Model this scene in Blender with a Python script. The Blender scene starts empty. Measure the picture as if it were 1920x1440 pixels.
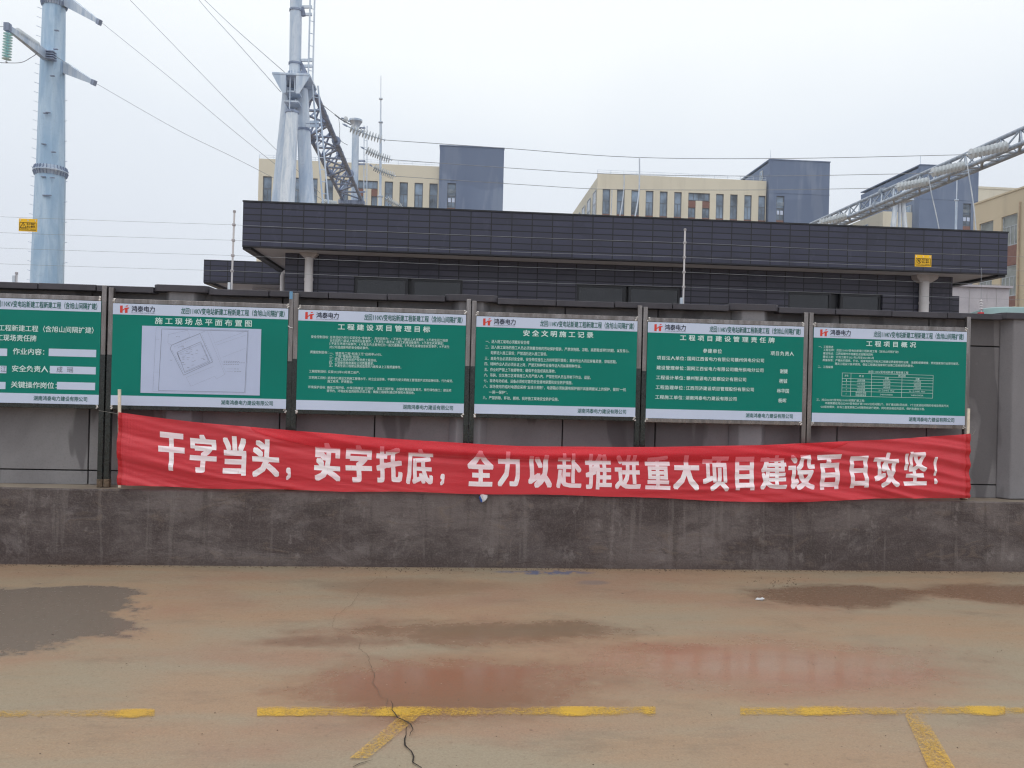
import bpy, bmesh, math, random
from mathutils import Vector, Matrix, noise as mnoise
from math import sin, cos, pi, radians, sqrt, exp
random.seed(7)
S = bpy.context.scene
COL = S.collection

# ------------------------------------------------------------------ camera
F, EYE = 1442.0, 1.6
PSI, THT, ROL = radians(4.15), radians(-0.05), radians(1.42)
f0 = Vector((sin(PSI)*cos(THT), cos(PSI)*cos(THT), -sin(THT)))
rr = Vector((cos(PSI), -sin(PSI), 0)); uu = rr.cross(f0)
r2 = rr*cos(ROL)+uu*sin(ROL); u2 = -rr*sin(ROL)+uu*cos(ROL)
CAM = Vector((0, 0, EYE))
cd = bpy.data.cameras.new('camera'); cam = bpy.data.objects.new('camera', cd); COL.objects.link(cam)
cd.sensor_width = 36; cd.lens = 36*F/1920; cd.clip_start = .05; cd.clip_end = 2000
M = Matrix.Identity(4)
for i in range(3):
    M[i][0] = r2[i]; M[i][1] = u2[i]; M[i][2] = -f0[i]; M[i][3] = CAM[i]
cam.matrix_world = M
S.camera = cam

# ------------------------------------------------------------------ world, sun
S.view_settings.view_transform = 'Standard'; S.view_settings.look = 'None'
S.view_settings.exposure = 0.0; S.view_settings.gamma = 1
SUN_EL, SUN_ROT = radians(62), radians(205)
w = bpy.data.worlds.new('World'); S.world = w; w.use_nodes = True
nt = w.node_tree; nt.nodes.clear()
out = nt.nodes.new('ShaderNodeOutputWorld'); bg = nt.nodes.new('ShaderNodeBackground')
sky = nt.nodes.new('ShaderNodeTexSky'); sky.sky_type = 'NISHITA'; sky.sun_disc = False
sky.sun_elevation = SUN_EL; sky.sun_rotation = SUN_ROT; sky.dust_density = 3
tc = nt.nodes.new('ShaderNodeTexCoord'); sp = nt.nodes.new('ShaderNodeSeparateXYZ')
nt.links.new(tc.outputs['Generated'], sp.inputs[0])
cr = nt.nodes.new('ShaderNodeValToRGB'); e = cr.color_ramp.elements
e[0].position = 0.0; e[0].color = (.30, .29, .28, 1)
e[1].position = 1.0; e[1].color = (1.2, 1.2, 1.18, 1)
for p, c in ((.497, (.42, .42, .43)), (.503, (.72, .765, .85)), (.58, (.79, .84, .92)), (.66, (.88, .935, 1.0)), (.72, (1.02, 1.06, 1.08)), (.86, (1.10, 1.12, 1.13))):
    k = cr.color_ramp.elements.new(p); k.color = (*c, 1)
mp = nt.nodes.new('ShaderNodeMapRange'); mp.inputs[1].default_value = -1; mp.inputs[2].default_value = 1
nt.links.new(sp.outputs[2], mp.inputs[0])
wn = nt.nodes.new('ShaderNodeTexNoise'); wn.inputs['Scale'].default_value = 1.6; wn.inputs['Detail'].default_value = 3
nt.links.new(tc.outputs['Generated'], wn.inputs['Vector'])
wa = nt.nodes.new('ShaderNodeMath'); wa.operation = 'MULTIPLY_ADD'; wa.inputs[1].default_value = .15
nt.links.new(wn.outputs[0], wa.inputs[0]); nt.links.new(mp.outputs[0], wa.inputs[2])
ws = nt.nodes.new('ShaderNodeMath'); ws.operation = 'SUBTRACT'; ws.inputs[1].default_value = .075
nt.links.new(wa.outputs[0], ws.inputs[0]); nt.links.new(ws.outputs[0], cr.inputs[0])
ml = nt.nodes.new('ShaderNodeVectorMath'); ml.operation = 'SCALE'; ml.inputs['Scale'].default_value = 10.4
nt.links.new(cr.outputs[0], ml.inputs[0])
mx = nt.nodes.new('ShaderNodeMix'); mx.data_type = 'RGBA'; mx.inputs[0].default_value = .94
nt.links.new(sky.outputs[0], mx.inputs[6]); nt.links.new(ml.outputs[0], mx.inputs[7])
nt.links.new(mx.outputs[2], bg.inputs[0]); bg.inputs[1].default_value = .1
nt.links.new(bg.outputs[0], out.inputs[0])
sl = bpy.data.lights.new('sun', 'SUN'); sl.energy = .55; sl.angle = radians(35); sl.color = (1, .97, .92)
so = bpy.data.objects.new('sun', sl); COL.objects.link(so)
sd = Vector((sin(SUN_ROT)*cos(SUN_EL), cos(SUN_ROT)*cos(SUN_EL), sin(SUN_EL)))
so.rotation_euler = sd.to_track_quat('Z', 'Y').to_euler(); so.location = (0, -5, 20)
S.cycles.filter_width = 1.2; S.cycles.max_bounces = 6; S.cycles.transparent_max_bounces = 16

# ------------------------------------------------------------------ sight lines (a photo pixel to a point of a plane)
def ray(px, py): return (px-960)/F*r2-(py-720)/F*u2+f0
def at(px, py, Y): d = ray(px, py); return CAM+d*(Y/d.y)
def onZ(px, py, Z=0.): d = ray(px, py); return CAM+d*((Z-EYE)/d.z)
def onX(px, py, X): d = ray(px, py); return CAM+d*(X/d.x)

# ------------------------------------------------------------------ mesh helper
class MB:
    def __init__(s): s.v = []; s.f = []
    def add(s, vs, fs):
        n = len(s.v); s.v += [tuple(v) for v in vs]; s.f += [tuple(i+n for i in f) for f in fs]; return s
    def box(s, x0, x1, y0, y1, z0, z1):
        vs = [(x, y, z) for z in (z0, z1) for y in (y0, y1) for x in (x0, x1)]
        return s.add(vs, [(0, 2, 3, 1), (4, 5, 7, 6), (0, 1, 5, 4), (2, 6, 7, 3), (0, 4, 6, 2), (1, 3, 7, 5)])
    def quad(s, *p): return s.add(p, [tuple(range(len(p)))])
    def bar(s, a, b, w, h, up=Vector((0, 0, 1))):
        a = Vector(a); b = Vector(b); d = (b-a).normalized()
        if abs(d.dot(up)) > .98: up = Vector((0, 1, 0))
        x = d.cross(up).normalized(); y = x.cross(d).normalized()
        vs = [p+x*(i*w/2)+y*(j*h/2) for p in (a, b) for i, j in ((-1, -1), (1, -1), (1, 1), (-1, 1))]
        return s.add(vs, [(0, 1, 2, 3), (7, 6, 5, 4), (0, 4, 5, 1), (1, 5, 6, 2), (2, 6, 7, 3), (3, 7, 4, 0)])
    def tube(s, pts, rad, n=10, cap=True):
        pts = [Vector(p) for p in pts]
        if not isinstance(rad, (list, tuple)): rad = [rad]*len(pts)
        ring0 = len(s.v); up = None
        for i, p in enumerate(pts):
            d = (pts[min(i+1, len(pts)-1)]-pts[max(i-1, 0)]).normalized()
            if up is None: up = Vector((0, 0, 1)) if abs(d.z) < .9 else Vector((0, 1, 0))
            x = d.cross(up).normalized(); y = x.cross(d).normalized(); up = y
            for k in range(n):
                a = 2*pi*k/n; s.v.append(tuple(p+(x*cos(a)+y*sin(a))*rad[i]))
        for i in range(len(pts)-1):
            for k in range(n):
                a = ring0+i*n+k; b = ring0+i*n+(k+1) % n
                s.f.append((a, b, b+n, a+n))
        if cap:
            s.f.append(tuple(ring0+k for k in range(n))[::-1]); e = ring0+(len(pts)-1)*n
            s.f.append(tuple(e+k for k in range(n)))
        return s
    def lathe(s, a, b, prof, n=16):
        """prof: (fraction along a-b, radius)"""
        a = Vector(a); b = Vector(b); d = (b-a).normalized()
        up = Vector((0, 0, 1)) if abs(d.z) < .9 else Vector((0, 1, 0))
        x = d.cross(up).normalized(); y = x.cross(d).normalized(); r0 = len(s.v)
        for t, r in prof:
            p = a+(b-a)*t
            for k in range(n):
                q = 2*pi*k/n; s.v.append(tuple(p+(x*cos(q)+y*sin(q))*r))
        for i in range(len(prof)-1):
            for k in range(n):
                u = r0+i*n+k; v = r0+i*n+(k+1) % n; s.f.append((u, v, v+n, u+n))
        return s
    def prism(s, poly, axis, c0, c1):
        """poly in the two other axes, extruded along axis"""
        def P(a, b, c): return {'x': (c, a, b), 'y': (a, c, b), 'z': (a, b, c)}[axis]
        n = len(poly); vs = [P(a, b, c0) for a, b in poly]+[P(a, b, c1) for a, b in poly]
        return s.add(vs, [tuple(range(n))[::-1], tuple(range(n, 2*n))]+[(i, (i+1) % n, (i+1) % n+n, i+n) for i in range(n)])
    def build(s, name, mat, parent=None, smooth=None, bevel=0, label=None):
        me = bpy.data.meshes.new(name)
        off = Vector((0, 0, 0))
        if parent is None and s.v:
            xs, ys, zs = zip(*s.v); off = Vector(((min(xs)+max(xs))/2, (min(ys)+max(ys))/2, min(zs)))
        me.from_pydata([tuple(Vector(v)-off) for v in s.v], [], s.f)
        bm = bmesh.new(); bm.from_mesh(me); bmesh.ops.recalc_face_normals(bm, faces=bm.faces); bm.to_mesh(me); bm.free()
        if smooth:
            for p in me.polygons: p.use_smooth = True
            me.set_sharp_from_angle(angle=radians(smooth))
        me.materials.append(mat)
        o = bpy.data.objects.new(name, me); COL.objects.link(o)
        if parent is not None:
            o.parent = parent
            p = parent; t = Vector((0, 0, 0))
            while p is not None: t += p.location; p = p.parent
            o.location = -t
        else: o.location = off
        if bevel:
            b = o.modifiers.new('bevel', 'BEVEL'); b.width = bevel; b.segments = 2; b.limit_method = 'ANGLE'
        if label: o['label'] = label
        return o

def tag(o, label, cat, group=None):
    o['label'] = label; o['category'] = cat
    if group: o['group'] = group
    return o
def thing(name, label, cat, loc, group=None):
    o = bpy.data.objects.new(name, None); COL.objects.link(o); o.location = loc; o.empty_display_size = .1
    return tag(o, label, cat, group)
def struct(o): o['kind'] = 'structure'; return o

# ------------------------------------------------------------------ materials
def srgb(r, g, b):
    def f(c): c /= 255; return c/12.92 if c < .04045 else ((c+.055)/1.055)**2.4
    return (f(r), f(g), f(b), 1)
class NB:
    def __init__(s, name):
        s.m = bpy.data.materials.new(name); s.m.use_nodes = True; s.t = s.m.node_tree
        s.b = s.t.nodes['Principled BSDF']; s.o = s.t.nodes['Material Output']
        s.tc = s.t.nodes.new('ShaderNodeTexCoord')
    def n(s, typ, **kw):
        q = s.t.nodes.new(typ)
        for k, v in kw.items(): setattr(q, k, v)
        return q
    def l(s, a, b): s.t.links.new(a, b)
    def val(s, sock, v):
        if hasattr(v, 'links') or hasattr(v, 'is_linked'): s.l(v, sock)
        else: sock.default_value = v
    def math(s, op, a, b=0., c=0., clamp=False):
        q = s.n('ShaderNodeMath', operation=op); q.use_clamp = clamp
        s.val(q.inputs[0], a); s.val(q.inputs[1], b); s.val(q.inputs[2], c); return q.outputs[0]
    def vec(s, scale=(1, 1, 1), loc=(0, 0, 0), src='Object'):
        q = s.n('ShaderNodeMapping'); s.l(s.tc.outputs[src], q.inputs[0])
        q.inputs['Scale'].default_value = scale; q.inputs['Location'].default_value = loc; return q.outputs[0]
    def noise(s, scale, detail=4, rough=.55, vec=None, dist=0.):
        q = s.n('ShaderNodeTexNoise'); s.l(vec if vec is not None else s.tc.outputs['Object'], q.inputs['Vector'])
        q.inputs['Scale'].default_value = scale; q.inputs['Detail'].default_value = detail
        q.inputs['Roughness'].default_value = rough; q.inputs['Distortion'].default_value = dist; return q.outputs[0]
    def rng(s, v, a, b, c=0., d=1., smooth=False):
        q = s.n('ShaderNodeMapRange'); q.interpolation_type = 'SMOOTHSTEP' if smooth else 'LINEAR'
        s.val(q.inputs[0], v)
        for i, x in enumerate((a, b, c, d)): s.val(q.inputs[i+1], x)
        return q.outputs[0]
    def mix(s, fac, a, b, mode='MIX'):
        q = s.n('ShaderNodeMix', data_type='RGBA', blend_type=mode)
        s.val(q.inputs[0], fac); s.val(q.inputs[6], a); s.val(q.inputs[7], b); return q.outputs[2]
    def base(s, c): s.val(s.b.inputs['Base Color'], c); return s
    def set(s, rough=None, metal=None, spec=None):
        if rough is not None: s.val(s.b.inputs['Roughness'], rough)
        if metal is not None: s.val(s.b.inputs['Metallic'], metal)
        if spec is not None: s.val(s.b.inputs['Specular IOR Level'], spec)
        return s
    def bump(s, h, strength=.3, dist=.01):
        q = s.n('ShaderNodeBump'); q.inputs['Strength'].default_value = strength; q.inputs['Distance'].default_value = dist
        s.val(q.inputs['Height'], h); s.l(q.outputs[0], s.b.inputs['Normal']); return s

def plain(name, col, rough=.6, metal=0., var=.12, scale=3., spec=.5):
    k = NB(name); n = k.noise(scale, 4)
    c2 = tuple(x*(1-var*2) for x in col[:3])+(1,); c1 = tuple(min(1, x*(1+var)) for x in col[:3])+(1,)
    k.base(k.mix(k.rng(n, .3, .7), c2, c1)).set(rough, metal, spec); return k.m

def m_ground():
    k = NB('wet_concrete_ground'); P = k.tc.outputs['Object']
    sp_ = k.n('ShaderNodeSeparateXYZ'); k.l(P, sp_.inputs[0]); X, Y = sp_.outputs[0], sp_.outputs[1]
    edge = k.noise(1.15, 10, .66, k.vec((.75, 1.25, 1)), .5); edge2 = k.noise(8, 5, .7)
    def blob(cx, cy, rx, ry, soft=.5, amp=2.4, rot=0.):
        amp = amp*2.3; soft = soft*(2.0 if soft > .2 else 1.25)
        dx = k.math('SUBTRACT', X, cx); dy = k.math('SUBTRACT', Y, cy)
        if rot:
            a = k.math('ADD', k.math('MULTIPLY', dx, cos(rot)), k.math('MULTIPLY', dy, sin(rot)))
            b = k.math('SUBTRACT', k.math('MULTIPLY', dy, cos(rot)), k.math('MULTIPLY', dx, sin(rot))); dx, dy = a, b
        q = k.math('ADD', k.math('POWER', k.math('ABSOLUTE', k.math('DIVIDE', dx, rx)), 2.), k.math('POWER', k.math('ABSOLUTE', k.math('DIVIDE', dy, ry)), 2.))
        q = k.math('ADD', q, k.math('MULTIPLY', k.math('SUBTRACT', edge, .5), amp))
        q = k.math('ADD', q, k.math('MULTIPLY', k.math('SUBTRACT', edge2, .5), amp*.35))
        return k.rng(q, 1-soft, 1+soft, 1., 0., True)
    grey, tan, pink = srgb(160, 147, 126), srgb(168, 141, 115), srgb(162, 127, 106)
    streak = k.noise(1.1, 6, .6, k.vec((.45, 1.6, 1)), .4)
    c = k.mix(k.rng(streak, .36, .64, 0, 1, True), grey, tan)
    c = k.mix(k.math('MULTIPLY', k.rng(k.noise(.9, 5, .6, k.vec((.6, 1.2, 1), (3, 7, 0))), .45, .68, 0, 1, True), .8), c, pink)
    c = k.mix(k.math('MULTIPLY', k.rng(k.noise(2.6, 6, .7, k.vec((.7, 1.5, 1), (9, 2, 0))), .5, .75, 0, 1, True), .45), c, srgb(120, 106, 92))
    c = k.mix(k.rng(k.noise(55, 3, .7, k.vec((1, 1, 1), (7, 7, 0))), .6, .72, 0, .35), c, srgb(186, 172, 152))
    pL = onZ(20, 1168); dark1 = blob(pL.x-.1, pL.y+.10, .82, .84, .14, 1.6)
    c = k.mix(k.math('MULTIPLY', dark1, .95), c, srgb(120, 110, 101))
    q = onZ(860, 1282); red = blob(q.x, q.y, .84, .38, .55, 2.0); c = k.mix(k.math('MULTIPLY', red, .85), c, srgb(134, 98, 76))
    q = onZ(900, 1185); br1 = blob(q.x, q.y, .95, .26, .4, 2.2); c = k.mix(k.math('MULTIPLY', br1, .7), c, srgb(118, 92, 70))
    q = onZ(640, 1203); br3 = blob(q.x, q.y, .38, .12, .4, 2.0); c = k.mix(k.math('MULTIPLY', br3, .7), c, srgb(122, 92, 74))
    q = onZ(1560, 1117); br2 = blob(q.x, q.y, .78, .34, .25, 1.9); c = k.mix(k.math('MULTIPLY', br2, .85), c, srgb(120, 92, 73))
    q = onZ(1900, 1113); br4 = blob(q.x, q.y, .75, .30, .3, 1.9); c = k.mix(k.math('MULTIPLY', br4, .85), c, srgb(128, 96, 74))
    q = onZ(1440, 1245); red2 = blob(q.x, q.y, 1.15, .40, .6, 2.2); c = k.mix(k.math('MULTIPLY', red2, .32), c, srgb(156, 118, 98))
    q = onZ(1240, 1215); red3 = blob(q.x, q.y, .30, .10, .5, 2.0); c = k.mix(k.math('MULTIPLY', red3, .5), c, srgb(150, 100, 78))
    q = onZ(770, 1100); br5 = blob(q.x, q.y, .65, .22, .6, 2.0); c = k.mix(k.math('MULTIPLY', br5, .5), c, srgb(124, 96, 78))
    q = onZ(1020, 1073); blue = blob(q.x, q.y, .42, .07, .35, 3.6); c = k.mix(k.math('MULTIPLY', k.math('MULTIPLY', blue, k.rng(edge2, .45, .55)), .75), c, srgb(52, 88, 142))
    q = onZ(1115, 1092); bl2 = blob(q.x, q.y, .12, .06, .4, 3.0); c = k.mix(k.math('MULTIPLY', bl2, .35), c, srgb(80, 100, 120))
    # ground colour darker towards the foot of the wall
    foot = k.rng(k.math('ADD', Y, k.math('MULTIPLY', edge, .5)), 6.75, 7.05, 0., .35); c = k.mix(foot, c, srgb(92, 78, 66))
    # fine grain and pits
    g = k.noise(90, 3, .7); c = k.mix(k.math('MULTIPLY', k.rng(g, .35, .65), .34), c, srgb(116, 103, 90)); c = k.mix(k.rng(k.noise(38, 4, .7), .56, .68, 0, .32), c, srgb(112, 94, 80))
    g2 = k.noise(26, 4, .7); c = k.mix(k.rng(g2, .62, .75, 0, .30), c, srgb(84, 72, 62))
    vo = k.n('ShaderNodeTexVoronoi'); k.l(P, vo.inputs['Vector']); vo.inputs['Scale'].default_value = 5.5
    pit = k.math('MULTIPLY', k.rng(vo.outputs['Distance'], .035, .075, 1, 0), k.rng(k.noise(1.7, 2), .5, .6))
    c = k.mix(k.math('MULTIPLY', pit, .7), c, srgb(70, 58, 48))
    vo2 = k.n('ShaderNodeTexVoronoi'); k.l(k.vec((1, 1, 1), (4.3, 1.7, 0)), vo2.inputs['Vector']); vo2.inputs['Scale'].default_value = 9
    pale = k.math('MULTIPLY', k.rng(vo2.outputs['Distance'], .02, .045, 1, 0), k.rng(k.noise(2.3, 2), .52, .6))
    c = k.mix(k.math('MULTIPLY', pale, .6), c, srgb(206, 196, 180))
    k.base(c)
    wet = k.math('MAXIMUM', k.math('MAXIMUM', red, br1), k.math('MAXIMUM', red2, k.math('MULTIPLY', k.math('MAXIMUM', br2, br4), .7)))
    wet = k.math('MAXIMUM', wet, k.math('MULTIPLY', dark1, .75))
    r = k.rng(wet, 0, 1, .44, .12); r = k.math('ADD', r, k.rng(g2, .3, .7, -.04, .10))
    k.set(rough=k.math('MAXIMUM', r, .06), spec=k.rng(wet, 0, 1, .35, .5))
    hb = k.math('ADD', k.math('MULTIPLY', g, .35), k.math('MULTIPLY', g2, .6))
    hb = k.math('MULTIPLY', hb, k.rng(wet, 0, .9, 1., .10)); k.bump(hb, .35, .004)
    return k.m

def m_kerb():
    k = NB('stained_render'); a = k.noise(1.1, 9, .68, k.vec((.8, 1, 1.5)), .35); b = k.noise(5, 7, .72, k.vec((.7, 1, 1.6)), .8); g = k.noise(80, 3)
    c = k.mix(k.rng(a, .38, .60, 0, 1, True), srgb(104, 95, 94), srgb(70, 60, 60))
    pale = k.math('MULTIPLY', k.rng(k.noise(1.7, 9, .74, k.vec((1, 1, 1.2), (5, 0, 3)), .6), .54, .70), .6)
    c = k.mix(pale, c, srgb(138, 130, 130)); c = k.mix(k.math('MULTIPLY', k.rng(k.noise(6, 6, .75, k.vec((1, 1, .7), (3, 0, 1))), .58, .66), .4), c, srgb(146, 138, 136))
    c = k.mix(k.math('MULTIPLY', k.rng(k.noise(2.1, 8, .7, k.vec((.7, 1, 1.7), (1, 0, 8)), .4), .54, .62), .6), c, srgb(60, 51, 51))
    c = k.mix(k.math('MULTIPLY', k.rng(k.noise(4.0, 4, .6, k.vec((2.6, 1, .25))), .56, .68), .5), c, srgb(62, 53, 52)); c = k.mix(k.math('MULTIPLY', k.rng(k.noise(5.5, 4, .6, k.vec((3, 1, .18), (6, 0, 0))), .58, .68), .35), c, srgb(126, 118, 116))
    c = k.mix(k.math('MULTIPLY', k.rng(b, .56, .66), .4), c, srgb(118, 102, 90))
    sp_ = k.n('ShaderNodeSeparateXYZ'); k.l(k.tc.outputs['Object'], sp_.inputs[0])
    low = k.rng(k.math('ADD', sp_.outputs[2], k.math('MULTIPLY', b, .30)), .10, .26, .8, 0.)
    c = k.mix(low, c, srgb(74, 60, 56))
    crk = k.n('ShaderNodeTexVoronoi', feature='DISTANCE_TO_EDGE'); k.l(k.vec((1.3, 1, 2.2), (0, 0, 0)), crk.inputs['Vector']); crk.inputs['Scale'].default_value = 2.2
    c = k.mix(k.math('MULTIPLY', k.rng(crk.outputs[0], 0, .005, 1, 0), k.rng(a, .48, .6, 0, .4)), c, srgb(48, 40, 40))
    c = k.mix(k.rng(g, .45, .75, 0, .3), c, srgb(134, 124, 118))
    k.base(c).set(k.rng(a, .3, .7, .5, .8)).bump(k.math('ADD', k.math('MULTIPLY', b, 1.2), k.math('MULTIPLY', g, .3)), .6, .014); return k.m
def m_cement(name, c1, c2, dark=srgb(64, 62, 66), drip=.6, rough=.75):
    k = NB(name); a = k.noise(1.1, 6, .6, k.vec((1, 1, .7)), .3); st = k.noise(1.35, 3, .5, k.vec((1.5, 1, .42), (2, 0, 0)), .3); g = k.noise(60, 3, .7); h = k.noise(9, 4, .6)
    c = k.mix(k.rng(a, .32, .66, 0, 1, True), c1, c2)
    c = k.mix(k.math('MULTIPLY', k.rng(st, .565, .59), drip), c, dark)
    c = k.mix(k.rng(g, .5, .75, 0, .22), c, dark); c = k.mix(k.rng(h, .6, .8, 0, .2), c, c1)
    k.base(c).set(rough).bump(k.math('ADD', g, h), .25, .004); return k.m
def m_tile(name, col, mort, bw, bh, mw, rough=.38, off=(0, 0), var=.22):
    k = NB(name); sp_ = k.n('ShaderNodeSeparateXYZ'); k.l(k.tc.outputs['Object'], sp_.inputs[0])
    cb = k.n('ShaderNodeCombineXYZ'); k.l(k.math('ADD', k.math('ADD', sp_.outputs[0], sp_.outputs[1]), off[0]), cb.inputs[0]); k.l(k.math('ADD', sp_.outputs[2], off[1]), cb.inputs[1])
    br = k.n('ShaderNodeTexBrick'); br.offset = 0; br.squash = 1; k.l(cb.outputs[0], br.inputs['Vector'])
    br.inputs['Color1'].default_value = col; br.inputs['Color2'].default_value = tuple(x*(1-var) for x in col[:3])+(1,)
    br.inputs['Mortar'].default_value = mort; br.inputs['Scale'].default_value = 1; br.inputs['Mortar Size'].default_value = mw
    br.inputs['Mortar Smooth'].default_value = .15; br.inputs['Brick Width'].default_value = bw; br.inputs['Row Height'].default_value = bh; br.inputs['Bias'].default_value = 0
    a = k.noise(.9, 6, .65, None, .6); c = k.mix(k.rng(a, .56, .62, 0, .45), br.outputs['Color'], srgb(40, 41, 58))
    c = k.mix(k.rng(k.noise(4, 6, .7, k.vec((1, 1, .5))), .58, .75, 0, .22), c, srgb(92, 94, 116))
    k.base(c).set(k.rng(a, .3, .7, rough-.08, rough+.14)); k.bump(k.math('ADD', k.math('MULTIPLY', br.outputs['Fac'], -1.), k.math('MULTIPLY', k.noise(12, 3), .25)), .5, .006); return k.m
def m_steel(name='stainless_steel', col=srgb(150, 144, 142), rough=.28):
    k = NB(name); a = k.noise(3.2, 5, .6, k.vec((6, 6, .9))); b = k.noise(45, 3, .7)
    c = k.mix(k.rng(a, .35, .65), col, tuple(x*.6 for x in col[:3])+(1,)); c = k.mix(k.rng(b, .62, .7, 0, .2), c, srgb(190, 190, 188))
    k.base(c).set(k.rng(a, .3, .7, rough-.08, rough+.12), .9); return k.m
def m_galv(name, c1, c2, rough=.5, metal=.35, sc=1.4):
    k = NB(name); a = k.noise(sc, 6, .65, k.vec((2.2, 2.2, .35)), .6); b = k.noise(sc*9, 3, .6)
    c = k.mix(k.rng(a, .36, .64, 0, 1, True), c1, c2); c = k.mix(k.rng(b, .55, .72, 0, .25), c, tuple(x*.75 for x in c2[:3])+(1,))
    k.base(c).set(rough, metal); return k.m
def m_banner(name, col, trans=.08, tint=(1, .55, .55, 1)):
    k = NB(name); wv = k.noise(1.2, 5, .6, k.vec((1, 1, 3))); fine = k.noise(60, 2, .6, k.vec((1, 1, 5)))
    c = k.mix(k.rng(wv, .35, .65), col, tuple(min(1, x*1.12) for x in col[:3])+(1,)); k.base(c).set(.30, 0, .7); k.b.inputs['Sheen Weight'].default_value = .5; k.b.inputs['Sheen Roughness'].default_value = .4; k.b.inputs['Sheen Tint'].default_value = (1, .75, .8, 1)
    k.bump(k.math('ADD', fine, k.math('MULTIPLY', k.noise(5, 4, .6, k.vec((.7, 1, 4.5))), 2.4)), .45, .008)
    tr = k.n('ShaderNodeBsdfTranslucent'); k.val(tr.inputs[0], c); tp = k.n('ShaderNodeBsdfTransparent'); tp.inputs[0].default_value = tint
    m1 = k.n('ShaderNodeMixShader'); m1.inputs[0].default_value = .22; k.l(k.b.outputs[0], m1.inputs[1]); k.l(tr.outputs[0], m1.inputs[2])
    m2 = k.n('ShaderNodeMixShader'); m2.inputs[0].default_value = trans; k.l(m1.outputs[0], m2.inputs[1]); k.l(tp.outputs[0], m2.inputs[2])
    k.l(m2.outputs[0], k.o.inputs[0]); return k.m
def m_worn(name, col, under=.5, fade=True):
    k = NB(name); a = k.math('MULTIPLY_ADD', k.noise(2.0, 3, .6, k.vec((1.4, .4, 1)), .6), 1.7, -.34); g = k.noise(70, 4, .8); f = k.noise(9, 6, .75)
    k.base(k.mix(k.rng(f, .35, .7), col, srgb(196, 156, 70))).set(.5)
    v = k.math('ADD', k.math('ADD', a, k.math('MULTIPLY', k.math('SUBTRACT', g, .5), 1.5)), k.math('MULTIPLY', k.math('SUBTRACT', f, .5), .8))
    if fade:
        sp_ = k.n('ShaderNodeSeparateXYZ'); k.l(k.tc.outputs['Generated'], sp_.inputs[0])
        e_ = k.math('MULTIPLY', k.math('SUBTRACT', 1., k.math('ABSOLUTE', k.math('MULTIPLY_ADD', sp_.outputs[1], 2., -1.))), 1.)
        v = k.math('ADD', v, k.rng(e_, 0., .6, -.42, .06))
    keep = k.rng(v, under-.22, under+.30, .0, .84)
    tp = k.n('ShaderNodeBsdfTransparent'); m2 = k.n('ShaderNodeMixShader'); k.l(keep, m2.inputs[0]); k.l(tp.outputs[0], m2.inputs[1]); k.l(k.b.outputs[0], m2.inputs[2])
    k.l(m2.outputs[0], k.o.inputs[0]); return k.m
def m_facade(name, c1, c2, joints=0.):
    k = NB(name); a = k.noise(.12, 5, .6, k.vec((1, 1, .4))); st = k.noise(.5, 5, .65, k.vec((1.2, 1.2, .12)))
    c = k.mix(k.rng(a, .35, .65), c1, c2); c = k.mix(k.rng(st, .52, .72, 0, .35), c, tuple(x*.72 for x in c2[:3])+(1,))
    if joints:
        c = k.mix(k.rng(k.noise(.45, 3, .6, k.vec((1.1, 1.1, .16), (3, 0, 0))), .54, .60, 0, .3), c, srgb(150, 162, 182)); c = k.mix(k.rng(k.noise(.09, 2, .5, k.vec((1, 1, 1.3), (3, 2, 8))), .50, .52, 0, .35), c, srgb(92, 106, 134))
    k.base(c).set(.8); return k.m
def m_letter():
    k = NB('white_banner_print'); a = k.noise(1.6, 4, .6, k.vec((.8, 1, 5))); b = k.noise(30, 3, .7, k.vec((3, 1, .6)))
    c = k.mix(k.rng(a, .42, .66, 0, .55), srgb(255, 246, 251), srgb(238, 186, 198)); c = k.mix(k.rng(b, .62, .72, 0, .5), c, srgb(230, 150, 166)); k.base(c).set(.42); return k.m

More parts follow.
